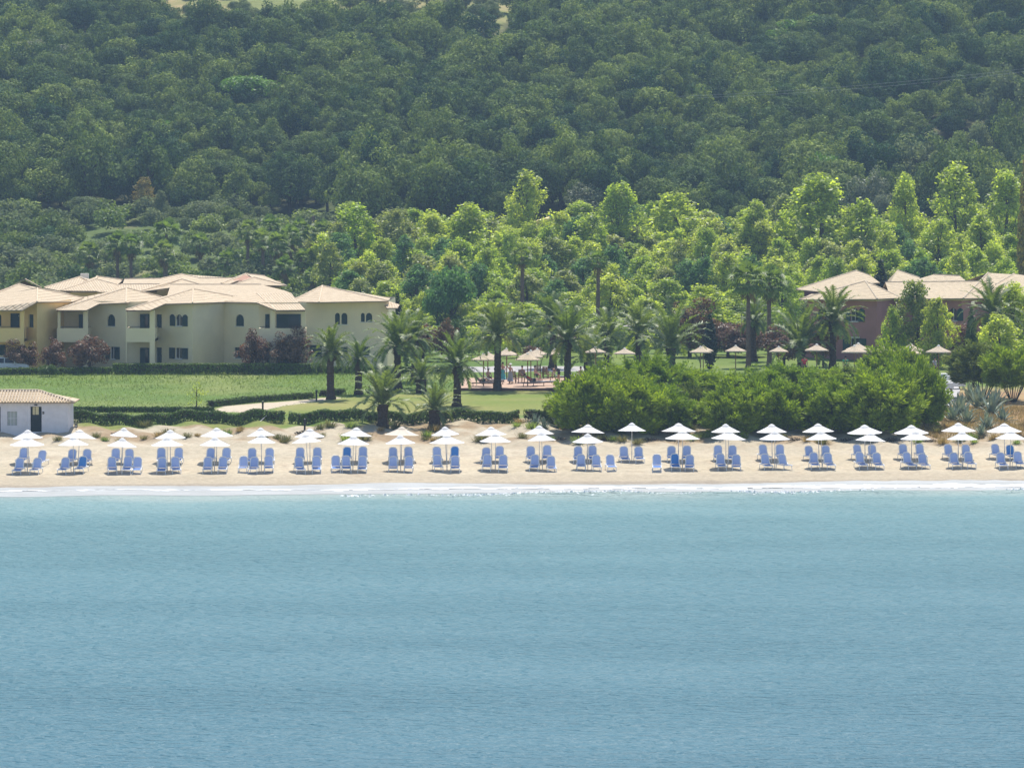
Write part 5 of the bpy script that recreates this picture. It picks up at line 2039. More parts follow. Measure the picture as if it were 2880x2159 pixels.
def hedge(lab, A, B, h, d, mat='hedge', dens=210, leaf=.13):
    """a clipped hedge between two ground points"""
    A, B = Vector(A), Vector(B)
    v = (B - A)
    L = Vector((v.x, v.y)).length
    rng = np.random.default_rng(int(L * 100))
    n = int(dens * L * (h * 2 + d))
    s = rng.random(n)
    f = rng.random(n) * (2 * h + d)
    face = np.where(f < h, 0, np.where(f < h + d, 1, 2))
    yy = np.where(face == 0, 0, np.where(face == 1, f - h, d)) - d / 2
    zz = np.where(face == 0, f, np.where(face == 1, h, f - h - d))
    lump = (vnoise(s * L, s * 0, 1.6, 3) - .5) * .04 + (vnoise(s * L, s * 0 + 9, .35, 5) - .5) * .06
    gap = (zz < h * .4) & (vnoise(s * L, s * 0, .8, 8) > .88)
    dirv = np.array([v.x, v.y, 0]) / L
    nv = np.array([-dirv[1], dirv[0], 0])
    base = np.array(A)[None] + s[:, None] * np.array(v)[None]
    base[:, 2] = ground(base[:, 0], base[:, 1])
    nn = np.where((face == 1)[:, None], np.array([0, 0, 1.]), np.where((face == 0)[:, None], -nv, nv))
    C = base - np.array(A) + nv * (yy + lump * np.sign(yy) * (face != 1))[:, None] + np.array([0, 0, 1.]) * (zz + lump * (zz > h * .5))[:, None] + rng.normal(0, .03, (n, 3))
    keep = ~gap
    Q = leaf_quads(C[keep], unit(nn + rng.normal(size=(n, 3)) * .45)[keep], leaf * rng.uniform(.6, 1.3, keep.sum()), rng)
    t = thing('hedge', lab, 'hedge', A)
    link('foliage', np_mesh('hedge_foliage', Q, 4), mat, t)
    mb = MB()
    k = max(2, int(L / .5))
    for i in range(k):
        p = v * ((i + .5) / k)
        z = float(ground(A.x + p.x, A.y + p.y)) - A.z
        for yy_ in (-.25, .0, .25):
            q = Vector((p.x, p.y, z)) + Vector(nv) * yy_ * d
            j = [rnd.uniform(-.15, .15) for _ in range(4)]
            mb.tube([q + Vector((0, 0, -.1)), q + Vector((j[0], j[1], h * .5)), q + Vector((j[2], j[3], h * .92))], [.03, .022, .01], 4)
    # dense woody inside that blocks the view through
    inn = []
    m_ = int(60 * L)
    s2 = rng.random(m_)
    b2 = s2[:, None] * np.array(v)[None]
    b2[:, 2] = ground(A.x + b2[:, 0], A.y + b2[:, 1]) - A.z
    C2 = b2 + nv * (rng.uniform(-.35, .35, m_) * d)[:, None] + np.array([0, 0, 1.]) * (h * rng.uniform(.25, .9, m_))[:, None]
    for qd in leaf_quads(C2, unit(rng.normal(size=(m_, 3)) + nv * 2), rng.uniform(.2, .45, m_), rng):
        mb.poly([tuple(x) for x in qd])
    mb.build('stems', 'bark', t)
    return t


def hl(px, py, dy=0.):
    g = gnd(px, py)
    return g + Vector((0, dy, 0))


hedge('long clipped beach hedge running from the hut to the gap near the leaning pole', hl(196, 1192, .6), hl(799, 1191, .6), .86, 1.1)
hedge('long clipped beach hedge behind the two short palms, right of the gap', hl(812, 1191, .6), hl(1459, 1187, .6), .86, 1.1)
hedge('short clipped piece of beach hedge between the sand path and the junipers', hl(1486, 1189, .6), hl(1545, 1190, .6), .82, 1.0)
hedge('thin low hedge line at the edge of the meadow above the beach hedge', hl(196, 1160, .5), hl(600, 1161, .5), .42, .7)
hedge('low rounded hedge along the far side of the curved sandy path, left part', hl(590, 1146, .4), hl(700, 1133, .4), .48, .8, 'hedge')
hedge('low rounded hedge along the sandy path up to the bollard lamp', hl(702, 1133, .4), hl(880, 1121, .4), .48, .8, 'hedge')
hedge('short end of path hedge at the foot of the path palm', hl(905, 1116, .4), hl(962, 1110, .4), .5, .8, 'hedge')
hedge('lower hedge at the far side of the meadow by the red leaved trees', hl(-60, 1049, -2.8), hl(322, 1047, -2.8), .6, 1.1)
hedge('higher hedge at the far side of the meadow before the cream hotel', hl(324, 1047, -2.8), hl(905, 1047, -2.8), .95, 1.4)
hedge('hedge behind the meadow palms reaching to the terrace', hl(905, 1045, -2.6), hl(1300, 1045, -2.6), .62, 1.3)
rg = np.random.default_rng(8)
BUSH = [crown('bush_crown', rg, round_lobes(rg, 1., 1.5, 14, z0=.02), 1500, .17, .6, .3, .25) for _ in range(3)]
g = at(137, 437)
o = link('garden_bush', BUSH[0], 'hedge')
o.location, o.scale = g, (.95, .95, .72)
tag(o, 'round dark green bush under a red leaved tree by the yellow block', 'bush')
# shrubs on the slope below the forest
k = 0
k = 0
for D in (470, 477, 484, 492, 500):
    px = 1120
    while px < 2270:
        q = px + rnd.uniform(-20, 20)
        px += 52
        if D < 480 and rnd.random() < .45:
            continue
        g = at(q, D + rnd.uniform(-3, 3))
        s = rnd.uniform(.9, 1.7)
        o = link('garden_shrub', BUSH[k % 3], 'shrub')
        mt = rnd.choice(['shrub', 'hedge', 'hedge', 'plane', 'plum', 'oak'])
        o.data = with_mat(o.data, mt)
        o.location, o.rotation_euler, o.scale = g, (0, 0, rnd.uniform(0, 6)), (s, s, s * rnd.uniform(.8, 1.25))
        tag(o, 'leafy shrub in the planting behind the pool lawn', 'shrub', 'shrubs behind the pool lawn')
        k += 1
for D, p0, p1, st in ((655, -30, 930, 55), (646, -30, 930, 55), (636, -30, 930, 50), (624, -30, 920, 55), (612, -30, 900, 55), (600, -30, 900, 58), (586, -30, 900, 60), (570, -30, 900, 60), (553, -30, 960, 65)):
    px = p0
    while px < p1:
        q = px + rnd.uniform(-25, 25)
        px += st
        if rnd.random() < .12:
            continue
        g = at(q, D + rnd.uniform(-6, 6))
        s = rnd.uniform(1.1, 2.5) if q > 230 else rnd.uniform(1.6, 3.2)
        mt = rnd.choice(['shrub', 'olive', 'olive', 'oak', 'shrub']) if q > 230 else rnd.choice(['olive', 'oak', 'olive'])
        o = link('wild_shrub', BUSH[k % 3], 'shrub')
        o.data = with_mat(o.data, mt)
        o.location, o.rotation_euler, o.scale = g, (0, 0, rnd.uniform(0, 6)), (s, s, s * rnd.uniform(.7, 1.05))
        tag(o, 'wild shrub on the rough slope between the hotel roofs and the forest', 'shrub', 'shrubs on the slope below the forest')
        k += 1
# young tree in the meadow
g = gnd(553, 1152)
t = thing('young_tree', 'young tree with sparse yellow green leaves alone in the meadow', 'tree', g)
rg = np.random.default_rng(4)
link('crown', crown('young_tree_crown', rg, [(0, 0, 1.9, .35, .35, .4), (.5, 0, 1.35, .3, .3, .2), (-.55, 0, 1.3, .32, .3, .2), (.1, .2, 1.5, .4, .4, .3), (-.2, -.2, 1.0, .3, .3, .25), (.25, 0, .7, .3, .3, .3), (-.5, .1, .5, .25, .25, .2), (.9, 0, 1.45, .2, .2, .1)], 300, .13, .8, .3, .4), 'plane', t)
link('trunk', trunk_mesh('young_tree_trunk', rg, 1.9, .045, 6, .25, .02), 'bark', t)
# tall grass of the meadow
rg = np.random.default_rng(21)
n = 32000
yy = rg.uniform(386.5, 446, n)
xx = rg.uniform(-50, 0, n) * yy / 446 + rg.uniform(0, 1, n) ** 2 * 0
xx = xx + np.where(rg.random(n) < .12, rg.uniform(0, 12, n), 0)
keep = ~inside(xx, yy, PATH) & ~inside(xx, yy, LAWN) & (xx < (1290 - 1440) * yy / F)
keep &= rg.random(n) < .35 + 1.1 * fbm(xx, yy, 4., 2)
xx, yy = xx[keep], yy[keep]
n = len(xx)
zz = ground(xx, yy)
hh = (.08 + .16 * np.clip((yy - 425) / 14, 0, 1) + .18 * fbm(xx, yy, 5., 7)) * rg.uniform(.4, .9, n)
a = rg.uniform(0, 6.28, n)
b = np.stack([xx, yy, zz - .02], -1)
w = np.stack([np.cos(a), np.sin(a), a * 0], -1) * rg.uniform(.02, .05, n)[:, None]
tip = b + np.stack([rg.normal(0, .10, n), rg.normal(0, .10, n), hh], -1)
tag(link('meadow_grass', np_mesh('meadow_grass', np.stack([b - w, b + w, tip + w * .15, tip - w * .15], 1), 4), 'grass'), kind='stuff')
n = 26000
px, py = rg.uniform(2560, 2900, n), rg.uniform(1128, 1225, n)
yy = 371 + (1225 - py) * .28
xx = (px - 1440) * yy / F
zz = ground(xx, yy)
keep = (rg.random(n) < fbm(xx, yy, 2.) * 1.4 - .1) & (yy > 374)
xx, yy, zz = xx[keep], yy[keep], zz[keep]
n = len(xx)
b = np.stack([xx, yy, zz - .02], -1)
a = rg.uniform(0, 6.28, n)
w = np.stack([np.cos(a), np.sin(a), a * 0], -1) * .02
tip = b + np.stack([rg.normal(0, .12, n), rg.normal(0, .12, n), rg.uniform(.1, .4, n)], -1)
tag(link('dry_grass', np_mesh('dry_grass', np.stack([b - w, b + w, tip + w * .2, tip - w * .2], 1), 4), 'dry_grass'), kind='stuff')

# ------------------------------------------------------------------ the pool terrace
zd = zat(1090, 418)
mb = MB()
x0, x1 = (1292 - 1440) * 417.5 / F, (1690 - 1440) * 417.5 / F
mb.box((x0, 417.5, 3.0), (x1, 438, zd))
tag(mb.build('terrace', 'deck'), kind='structure')
mb = MB()
mb.box((x0 - .04, 417.36, 3.0), (x1, 417.497, zd - .03))
tag(mb.build('terrace_edge', 'deck_edge'), kind='structure')


def thatch_proto():
    t = thing('thatched_umbrella', 'x', 'umbrella', group='thatched umbrellas round the pool')
    rng = np.random.default_rng(2)
    mb = MB()
    K = 20
    rings = []
    for r_, z in ((.10, 2.86), (.5, 2.62), (1.0, 2.40), (1.32, 2.27)):
        rings.append([(r_ * math.cos(2 * math.pi * k / K) * rng.uniform(.97, 1.03), r_ * math.sin(2 * math.pi * k / K) * rng.uniform(.97, 1.03), z + rng.uniform(-.015, .015)) for k in range(K)])
    for a, b in zip(rings, rings[1:]):
        for k in range(K):
            j = (k + 1) % K
            mb.poly([b[k], b[j], a[j], a[k]])
            mb.poly([tuple(Vector(p) - Vector((0, 0, .08))) for p in (a[k], a[j], b[j], b[k])])
    for k in range(90):
        a = 2 * math.pi * k / 90
        p = Vector((1.30 * math.cos(a), 1.30 * math.sin(a), 2.28))
        s = Vector((-math.sin(a), math.cos(a), 0)) * .05
        e = p + Vector((math.cos(a) * .06, math.sin(a) * .06, -rng.uniform(.08, .17)))
        mb.poly([p - s, p + s, e + s * .6, e - s * .6])
    mb.build('thatch', 'thatch', t)
    mb = MB()
    mb.tube([(0, 0, 2.78), (0, 0, 2.90), (0, 0, 2.98)], [.20, .14, .03], 8)
    mb.build('cap', 'white_trim', t)
    mb = MB()
    mb.tube([(0, 0, -.3), (0, 0, 2.8)], .06, 8)
    mb.build('pole', 'wood', t)
    return t


th0 = thatch_proto()
# px, edge py, half width px, distance, label
TH = [
    (1360, 1014, 35, 421, 'straw umbrella above the reclining guests, nearest on the left of the terrace'),
    (1372, 1009, 35, 427, 'straw umbrella half hidden behind the nearest left one'),
    (1425, 1000, 36, 434, 'straw umbrella above the standing woman with the white hat'),
    (1484, 1014, 36, 421, 'straw umbrella above the red towel, nearest in the middle of the terrace'),
    (1493, 1006, 37, 427, 'straw umbrella just behind the one above the red towel'),
    (1511, 999, 33, 435, 'straw umbrella furthest back at the middle of the terrace'),
    (1560, 998, 30, 437, 'straw umbrella partly hidden by the right terrace palm'),
    (1675, 992, 30, 434, 'straw umbrella behind the low palm at the terrace end'),
    (1757, 996, 31, 432, 'straw umbrella beside the tall palm behind the junipers'),
    (1970, 992, 31, 436, 'straw umbrella left of the dark cypress, front one'),
    (1978, 988, 29, 442, 'straw umbrella hidden behind the one by the cypress'),
    (2069, 989, 31, 440, 'straw umbrella left of the tall fan palm trunks'),
    (1771, 919, 20, 492, 'small grey straw umbrella far back beside a palm crown'),
    (1932, 924, 27, 488, 'grey straw umbrella far back left of the cypress top'),
    (2033, 923, 24, 488, 'grey straw umbrella far back right of the cypress top'),
    (2190, 990, 28, 440, 'straw umbrella between fan palm and low palm'),
    (2297, 987, 34, 438, 'straw umbrella left of the palm before the red hotel'),
    (2403, 992, 37, 432, 'straw umbrella under the lower window of the red hotel'),
    (2414, 985, 36, 438, 'straw umbrella behind the one under the hotel window'),
    (2485, 992, 38, 432, 'straw umbrella left of the tallest juniper'),
    (2562, 987, 36, 438, 'straw umbrella right behind the tallest juniper'),
    (2560, 996, 34, 430, 'straw umbrella low behind the tallest juniper'),
    (2640, 992, 37, 428, 'straw umbrella over the white clothed tables'),
]
for k, (px, py, hw, D, lab) in enumerate(TH):
    g = at(px, D)
    if px < 1690 and 417.5 < D < 438:
        g.z = zd
    zed = zat(py, D) - 2.14
    loc = Vector((g.x, D, max(zed, g.z - 1.2)))
    s = hw * D / F / 1.36
    if k == 0:
        o = th0
        o.location, o.scale = loc, (s, s, 1)
        o['label'] = lab
    else:
        o = dup(th0, loc, k * .7, lab, (s, s, 1))
    for ch in o.children:                   # the cone keeps its slope at every width
        if not ch.name.startswith('pole'):
            ch.scale = (1, 1, s)
            ch.location = (0, 0, 2.14 * (1 - s))
        else:
            ch.scale = (1, 1, (2.14 + .64 * s + .3) / 3.1)
            ch.location = (0, 0, -.3 + .3 * ch.scale[2])
    if D > 480:
        for ch in o.children:
            if ch.name.startswith('thatch'):
                ch.data = with_mat(ch.data, 'thatch_grey')
    if zed - .3 > g.z - .05:                # make its pole reach the ground
        for ch in o.children:
            if ch.name.startswith('pole'):
                top, low = 2.14 + .64 * s, g.z - zed - .3
                ch.scale = (1, 1, (top - low) / 3.1)
                ch.location = (0, 0, low + .3 * ch.scale[2])


def sunbed(lab, px, py, rz, mat='cloth_grey', frame='wood', up=35):
    q = W(px, py, 1)
    g = gnd(px, py)
    y = g.y
    # on the terrace surface
    for _ in range(6):
        y = (H - zd) * F / (py - YH)
    t = thing('sunbed', lab, 'sunbed', ((px - 1440) * y / F, y, zd), rz, 'sunbeds on the terrace')
    a = math.radians(up)
    mb = MB()
    for s in (-.3, .3):
        mb.box((-1.0, s - .03, .26), (.95, s + .03, .32))
    for x in (-.97, .92):
        mb.box((x - .03, -.3, .26), (x + .03, .3, .32))
    mb.build('frame', frame, t)
    for x in (-.9, .85):
        for s in (-.28, .28):
            mb = MB()
            mb.box((x - .03, s - .03, 0), (x + .03, s + .03, .26))
            mb.build('leg', frame, t)
    mb = MB()
    mb.box((-.98, -.31, .325), (.25, .31, .40))
    mb.build('mattress', mat, t)
    mb = MB()
    mt = Matrix.Translation((.25, 0, .33)) @ Matrix.Rotation(-a, 4, 'Y')
    mb.box((0, -.31, 0), (.75, .31, .07), mt)
    mb.build('backrest', mat, t)
    return t


def wood_chair(lab, px, py, rz):
    y = (H - zd) * F / (py - YH)
    t = thing('armchair', lab, 'chair', ((px - 1440) * y / F, y, zd), rz, 'wooden chairs on the terrace')
    for x in (-.28, .28):
        for yy in (-.28, .28):
            mb = MB()
            mb.box((x - .03, yy - .03, 0), (x + .03, yy + .03, .62))
            mb.build('leg', 'wood', t)
    mb = MB()
    mb.box((-.31, -.31, .36), (.31, .31, .42))
    mb.build('seat', 'wood', t)
    mb = MB()
    for k in range(6):
        z = .48 + k * .10
        mb.box((-.29, .25 + k * .02, z), (.29, .28 + k * .02, z + .075))
    for x in (-.29, .26):
        mb.box((x, .255, .42), (x + .03, .40, 1.06))
    mb.build('backrest', 'wood', t)
    for x in (-.33, .27):
        mb = MB()
        mb.box((x, -.3, .621), (x + .06, .24, .66))
        mb.build('armrest', 'wood', t)


sunbed('grey sunbed with a reclining guest left of the front terrace palm', 1358, 1086, math.pi, 'cloth_grey', 'wood', 45)
sunbed('grey sunbed behind the front terrace palm, second one on the left', 1385, 1080, math.pi, 'cloth_grey')
sunbed('grey sunbed with the red towel in the middle of the terrace', 1500, 1085, math.pi, 'cloth_grey', 'wood', 42)
sunbed('long grey sunbed at the front middle of the terrace', 1528, 1084, math.pi, 'cloth_grey', 'wood', 20)
sunbed('dark sunbed beside the bending guest', 1575, 1070, math.pi, 'cloth_grey', 'wood', 40)
sunbed('white sunbed right of the right terrace palm', 1618, 1068, math.pi + .3, 'cloth_white', 'wood', 40)
wood_chair('brown wooden chair nearest the standing woman', 1446, 1078, .5)
wood_chair('brown wooden chair behind the red towel sunbed', 1463, 1074, -.4)
wood_chair('brown slatted chair with high back, left of the bending guest', 1541, 1064, 2.2)
wood_chair('brown wooden chair at the back of the terrace', 1515, 1060, .3)

# ------------------------------------------------------------------ people


def body(name, J, R):
    """one continuous skinned figure from joints {name: (x, y, z)} and radii"""
    edges = [('pelvis', 'waist'), ('waist', 'chest'), ('chest', 'neck'), ('neck', 'chin'), ('chin', 'crownhead')]
    for s in 'lr':
        edges += [('chest', 'sh' + s), ('sh' + s, 'el' + s), ('el' + s, 'wr' + s), ('wr' + s, 'palm' + s),
                  ('pelvis', 'hip' + s), ('hip' + s, 'kn' + s), ('kn' + s, 'an' + s), ('an' + s, 'toe' + s)]
    J = dict(J)
    for s in 'lr':
        w, e = Vector(J['wr' + s]), Vector(J['el' + s])
        d = (w - e).normalized()
        J['palm' + s] = w + d * .08
        sd = d.cross(Vector((0, 1, .01))).normalized()
        for k in range(4):
            J[f'f{k}{s}'] = w + d * (.17 - .012 * abs(k - 1.3)) + sd * (k - 1.5) * .022
            edges.append(('palm' + s, f'f{k}{s}'))
        J['th' + s] = w + d * .09 + sd * -.055
        edges.append(('palm' + s, 'th' + s))
    names = list(J)
    me = bpy.data.meshes.new(name)
    me.from_pydata([tuple(J[n]) for n in names], [(names.index(a), names.index(b)) for a, b in edges], [])
    o = bpy.data.objects.new(name, me)
    col.objects.link(o)
    md = o.modifiers.new('skin', 'SKIN')
    for i, n in enumerate(names):
        r = R.get(n, R.get(n[:-1], .009 if n[0] in 'ft' and n[1] in '0123h' else .05))
        me.skin_vertices[0].data[i].radius = (r, r * (.72 if n in ('chest', 'waist', 'pelvis') else 1))
        me.skin_vertices[0].data[i].use_root = n == 'pelvis'
    o.modifiers.new('sub', 'SUBSURF').levels = 1
    dg = bpy.context.evaluated_depsgraph_get()
    m2 = bpy.data.meshes.new_from_object(o.evaluated_get(dg))
    bpy.data.objects.remove(o)
    for p_ in m2.polygons:
        p_.use_smooth = True
    return m2


RAD = {'pelvis': .135, 'waist': .115, 'chest': .145, 'neck': .055, 'chin': .075, 'crownhead': .088, 'sh': .062, 'el': .042, 'wr': .03, 'palm': .036, 'hip': .095, 'kn': .06, 'an': .042, 'toe': .035}
STAND = dict(pelvis=(0, 0, .95), waist=(0, 0, 1.1), chest=(0, .01, 1.32), neck=(0, .01, 1.47), chin=(0, -.02, 1.55), crownhead=(0, -.01, 1.66), shl=(-.18, .01, 1.38), elf=(0, 0, 0),
             ell=(-.25, .0, 1.12), wrl=(-.26, -.08, .90), shr=(.18, .01, 1.38), elr=(.25, .0, 1.12), wrr=(.26, -.08, .90),
             hipl=(-.09, 0, .88), knl=(-.10, -.03, .48), anl=(-.11, .02, .08), toel=(-.12, -.13, .04), hipr=(.09, 0, .88), knr=(.10, -.02, .48), anr=(.11, .03, .08), toer=(.12, -.12, .04))
STAND.pop('elf')
ARMUP = dict(STAND, ell=(-.36, -.02, 1.55), wrl=(-.22, -.06, 1.72))
SIT = dict(pelvis=(0, 0, .47), waist=(0, .04, .62), chest=(0, .07, .84), neck=(0, .07, .99), chin=(0, .03, 1.07), crownhead=(0, .04, 1.18), shl=(-.18, .07, .90), ell=(-.24, -.05, .68), wrl=(-.18, -.25, .56),
           shr=(.18, .07, .90), elr=(.24, -.05, .68), wrr=(.18, -.25, .56), hipl=(-.09, -.05, .45), knl=(-.11, -.45, .48), anl=(-.11, -.42, .08), toel=(-.11, -.56, .04), hipr=(.09, -.05, .45), knr=(.11, -.45, .48), anr=(.11, -.42, .08), toer=(.11, -.56, .04))
BEND = dict(pelvis=(0, .1, .92), waist=(0, -.05, 1.0), chest=(0, -.27, 1.08), neck=(0, -.42, 1.10), chin=(0, -.52, 1.08), crownhead=(0, -.62, 1.08), shl=(-.17, -.32, 1.06), ell=(-.2, -.40, .80), wrl=(-.16, -.52, .58),
            shr=(.17, -.32, 1.06), elr=(.2, -.40, .80), wrr=(.16, -.52, .58), hipl=(-.09, .08, .86), knl=(-.10, .02, .47), anl=(-.11, .06, .08), toel=(-.12, -.08, .04), hipr=(.09, .08, .86), knr=(.10, .04, .47), anr=(.11, .1, .08), toer=(.12, -.06, .04))
# lying back on a sunbed whose foot points to -x
LIE = dict(pelvis=(.15, 0, .50), waist=(.30, 0, .56), chest=(.50, 0, .72), neck=(.62, 0, .84), chin=(.66, 0, .92), crownhead=(.74, 0, 1.0), shl=(.52, -.17, .76), ell=(.34, -.27, .58), wrl=(.12, -.2, .53),
           shr=(.52, .17, .76), elr=(.34, .27, .58), wrr=(.12, .2, .53), hipl=(.08, -.09, .49), knl=(-.32, -.11, .66), anl=(-.62, -.1, .46), toel=(-.70, -.1, .56), hipr=(.08, .09, .49), knr=(-.36, .1, .50), anr=(-.76, .1, .46), toer=(-.82, .1, .56))
BODY = {k: body('person_' + k, v, RAD) for k, v in dict(stand=STAND, armup=ARMUP, sit=SIT, bend=BEND, lie=LIE).items()}


def person(lab, pose, loc, rz, top=None, low=None, hair='hair_dark', hat=None, skirt=False):
    J = dict(stand=STAND, armup=ARMUP, sit=SIT, bend=BEND, lie=LIE)[pose]
    t = link('person', BODY[pose], 'skin')
    t.location, t.rotation_euler = loc, (0, 0, rz)
    tag(t, lab, 'person')
    V = lambda n: Vector(J[n])
    mb = MB()
    c, k = V('crownhead'), V('chin')
    d = (c - k).normalized()
    mb.tube([k.lerp(c, .45) + Vector((0, .025, 0)), c + Vector((0, .02, 0)), c + d * .075, c + d * .10], [.088, .10, .075, .02], 9)
    mb.build('hair', hair, t, True)
    if hat:
        mb = MB()
        mb.tube([c + d * .035, c + d * .05, c + d * .055, c + d * .13, c + d * .14], [.20, .20, .115, .10, .03], 12)
        mb.build('hat', hat, t, True)
    if top:
        mb = MB()
        mb.tube([V('pelvis').lerp(V('waist'), .4), V('waist'), V('waist').lerp(V('chest'), .6), V('chest') + (V('chest') - V('waist')) * .18], [.155, .14, .165, .135], 10)
        for s in 'lr':
            mb.tube([V('sh' + s).lerp(V('chest'), .4), V('sh' + s), V('sh' + s).lerp(V('el' + s), .5)], [.085, .085, .07], 8)
        mb.build('shirt', top, t, True)
    if low:
        mb = MB()
        if skirt:
            p = V('pelvis')
            mb.tube([p + Vector((0, 0, .14)), p, p - Vector((0, 0, .3)), p - Vector((0, 0, .72))], [.14, .18, .22, .27], 12)
        else:
            mb.tube([V('pelvis').lerp(V('waist'), .5), V('pelvis')], [.15, .165], 10)
            for s in 'lr':
                mb.tube([V('hip' + s), V('hip' + s).lerp(V('kn' + s), .65)], [.112, .095], 8)
        mb.build('skirt' if skirt else 'shorts', low, t, True)
    return t


def deckp(px, py):
    y = (H - zd) * F / (py - YH)
    return Vector(((px - 1440) * y / F, y, zd))


person('standing woman with white hat and long grey skirt, arm raised', 'armup', deckp(1435, 1079), .6, None, 'cloth_grey', 'hair_grey', 'cloth_white', True)
person('standing woman in a turquoise skirt beside the terrace palm', 'stand', deckp(1414, 1074), -.5, None, 'cloth_teal', 'hair_dark', None, True)
person('guest reclining in swimwear on the sunbed left of the palm', 'lie', deckp(1358, 1086), math.pi, None, 'cloth_dark', 'hair_dark')
person('guest with white hat sitting behind the reclining one', 'sit', deckp(1374, 1076), .4, None, 'cloth_dark', 'hair_dark', 'cloth_white')
person('guest lying with a red towel in the middle of the terrace', 'lie', deckp(1500, 1085), math.pi, 'cloth_red', 'cloth_dark', 'hair_dark')
person('guest sitting up with bare back behind the middle sunbeds', 'sit', deckp(1506, 1068), 1.3, None, 'cloth_dark', 'hair_dark')
person('guest sitting left of the pole of the middle umbrella', 'sit', deckp(1469, 1068), .2, 'cloth_grey', 'cloth_dark', 'hair_dark')
person('guest in dark clothes bending over a sunbed', 'bend', deckp(1570, 1072), -1.2, 'cloth_dark', 'cloth_dark', 'hair_dark')
person('guest sitting right of the right terrace palm in swimwear', 'sit', deckp(1632, 1071), -.8, None, 'cloth_dark', 'hair_dark')
g = at(2378, 436)
person('person in a green shirt near the palm before the red hotel', 'stand', Vector((g.x, g.y, zat(1056, 436))), .3, 'cloth_green', 'cloth_dark', 'hair_dark')
g = at(2629, 424)
person('person standing beside the thatched umbrella over the white tables', 'stand', Vector((g.x, g.y, zat(1060, 424))), .9, 'cloth_grey', 'cloth_dark', 'hair_dark')
g = at(2263, 437)
person('person with pink top under the low palm', 'stand', Vector((g.x, g.y, zat(1055, 437))), .2, 'cloth_red', 'cloth_dark', 'hair_dark')

# turquoise inflatable behind the right terrace palm
g = deckp(1592, 1094)
t = thing('pool_float', 'turquoise domed pool float at the foot of the right terrace palm', 'pool float', g)
mb = MB()
for k in range(24):
    pass
ring = []
for j in range(9):
    z = .5 * math.sin(math.pi / 2 * j / 8)
    ring.append([(.58 * math.cos(math.pi / 2 * j / 8) * math.cos(2 * math.pi * k / 20), .4 * math.cos(math.pi / 2 * j / 8) * math.sin(2 * math.pi * k / 20), z) for k in range(20)])
for a, b in zip(ring, ring[1:]):
    for k in range(20):
        mb.poly([a[k], a[(k + 1) % 20], b[(k + 1) % 20], b[k]])
mb.build('dome', 'teal', t, True)
mb = MB()
mb.tube([(.58 * math.cos(2 * math.pi * k / 24), .4 * math.sin(2 * math.pi * k / 24), .09) for k in range(25)], .09, 8)
mb.build('rim', 'teal', t, True)

# white clothed tables at the right, the pale paved path and its rope rail
ts = [(2655, 1075, .75), (2685, 1070, .75), (2640, 1062, .7), (2678, 1056, .7), (2440, 1056, .7), (2660, 1050, .6)]
for k, (px, py, w_) in enumerate(ts):
    cand = np.arange(405, 450, .2)
    D = float(cand[np.argmin(np.abs(zat(py, cand) - ground((px - 1440) * cand / F, cand) - .76))])
    g = at(px, D)
    t = thing('dining_table', ['white clothed table nearest the grey path by the agaves', 'white clothed table right of the nearest one', 'white clothed table beside the junipers', 'white clothed table under the straw umbrella', 'white clothed table in the gap of the junipers before the red hotel', 'small white clothed table furthest back under the straw umbrella'][k], 'table', g, .3 * k, 'white clothed tables')
    mb = MB()
    mb.box((-w_, -w_ * .7, .72), (w_, w_ * .7, .76))
    for j in range(24):
        pass
    n = 9
    ed = [(-w_ - .01, -w_ * .7 - .01), (w_ + .01, -w_ * .7 - .01), (w_ + .01, w_ * .7 + .01), (-w_ - .01, w_ * .7 + .01)]
    for a, b in zip(ed, ed[1:] + ed[:1]):
        for j in range(n):
            p, q = Vector(a).lerp(Vector(b), j / n), Vector(a).lerp(Vector(b), (j + 1) / n)
            o1, o2 = 1 + .05 * (j % 2), 1 + .05 * ((j + 1) % 2)
            mb.poly([(p.x, p.y, .755), (q.x, q.y, .755), (q.x * o2, q.y * o2, .28), (p.x * o1, p.y * o1, .28)])
    mb.build('tablecloth', 'cloth_white', t)
    for a in (-1, 1):
        for b in (-1, 1):
            mb = MB()
            mb.box((a * w_ * .8 - .03, b * w_ * .55 - .03, 0), (a * w_ * .8 + .03, b * w_ * .55 + .03, .72))
            mb.build('leg', 'wood', t)
mb = MB()
pp = [(2622, 1128), (2692, 1128), (2700, 1098), (2690, 1078), (2632, 1078), (2628, 1098)]
for a in (0,):
    q = [gnd(*p) + Vector((0, 0, .05)) for p in pp]
    mb.poly(q)
    mb.poly([v - Vector((0, 0, .2)) for v in reversed(q)])
    for k in range(len(q)):
        j = (k + 1) % len(q)
        mb.poly([q[k], q[k] - Vector((0, 0, .2)), q[j] - Vector((0, 0, .2)), q[j]])
tag(mb.build('paved_path', 'road'), kind='structure')
t = thing('rope_rail', 'pale rope rail on posts going down beside the agaves', 'railing', gnd(2626, 1128))
L0 = t.location
ps = [gnd(2624, 1108), gnd(2640, 1130), gnd(2662, 1152), gnd(2684, 1172)]
for a in ps:
    mb = MB()
    mb.tube([a - L0 + Vector((0, 0, -.2)), a - L0 + Vector((0, 0, .62))], .05, 7)
    mb.build('post', 'pole', t)
for a, b in zip(ps, ps[1:]):
    mb = MB()
    mb.tube([a - L0 + Vector((0, 0, .58)), (a + b) / 2 - L0 + Vector((0, 0, .48)), b - L0 + Vector((0, 0, .58))], .045, 6)
    mb.build('rope', 'cloth_white', t)
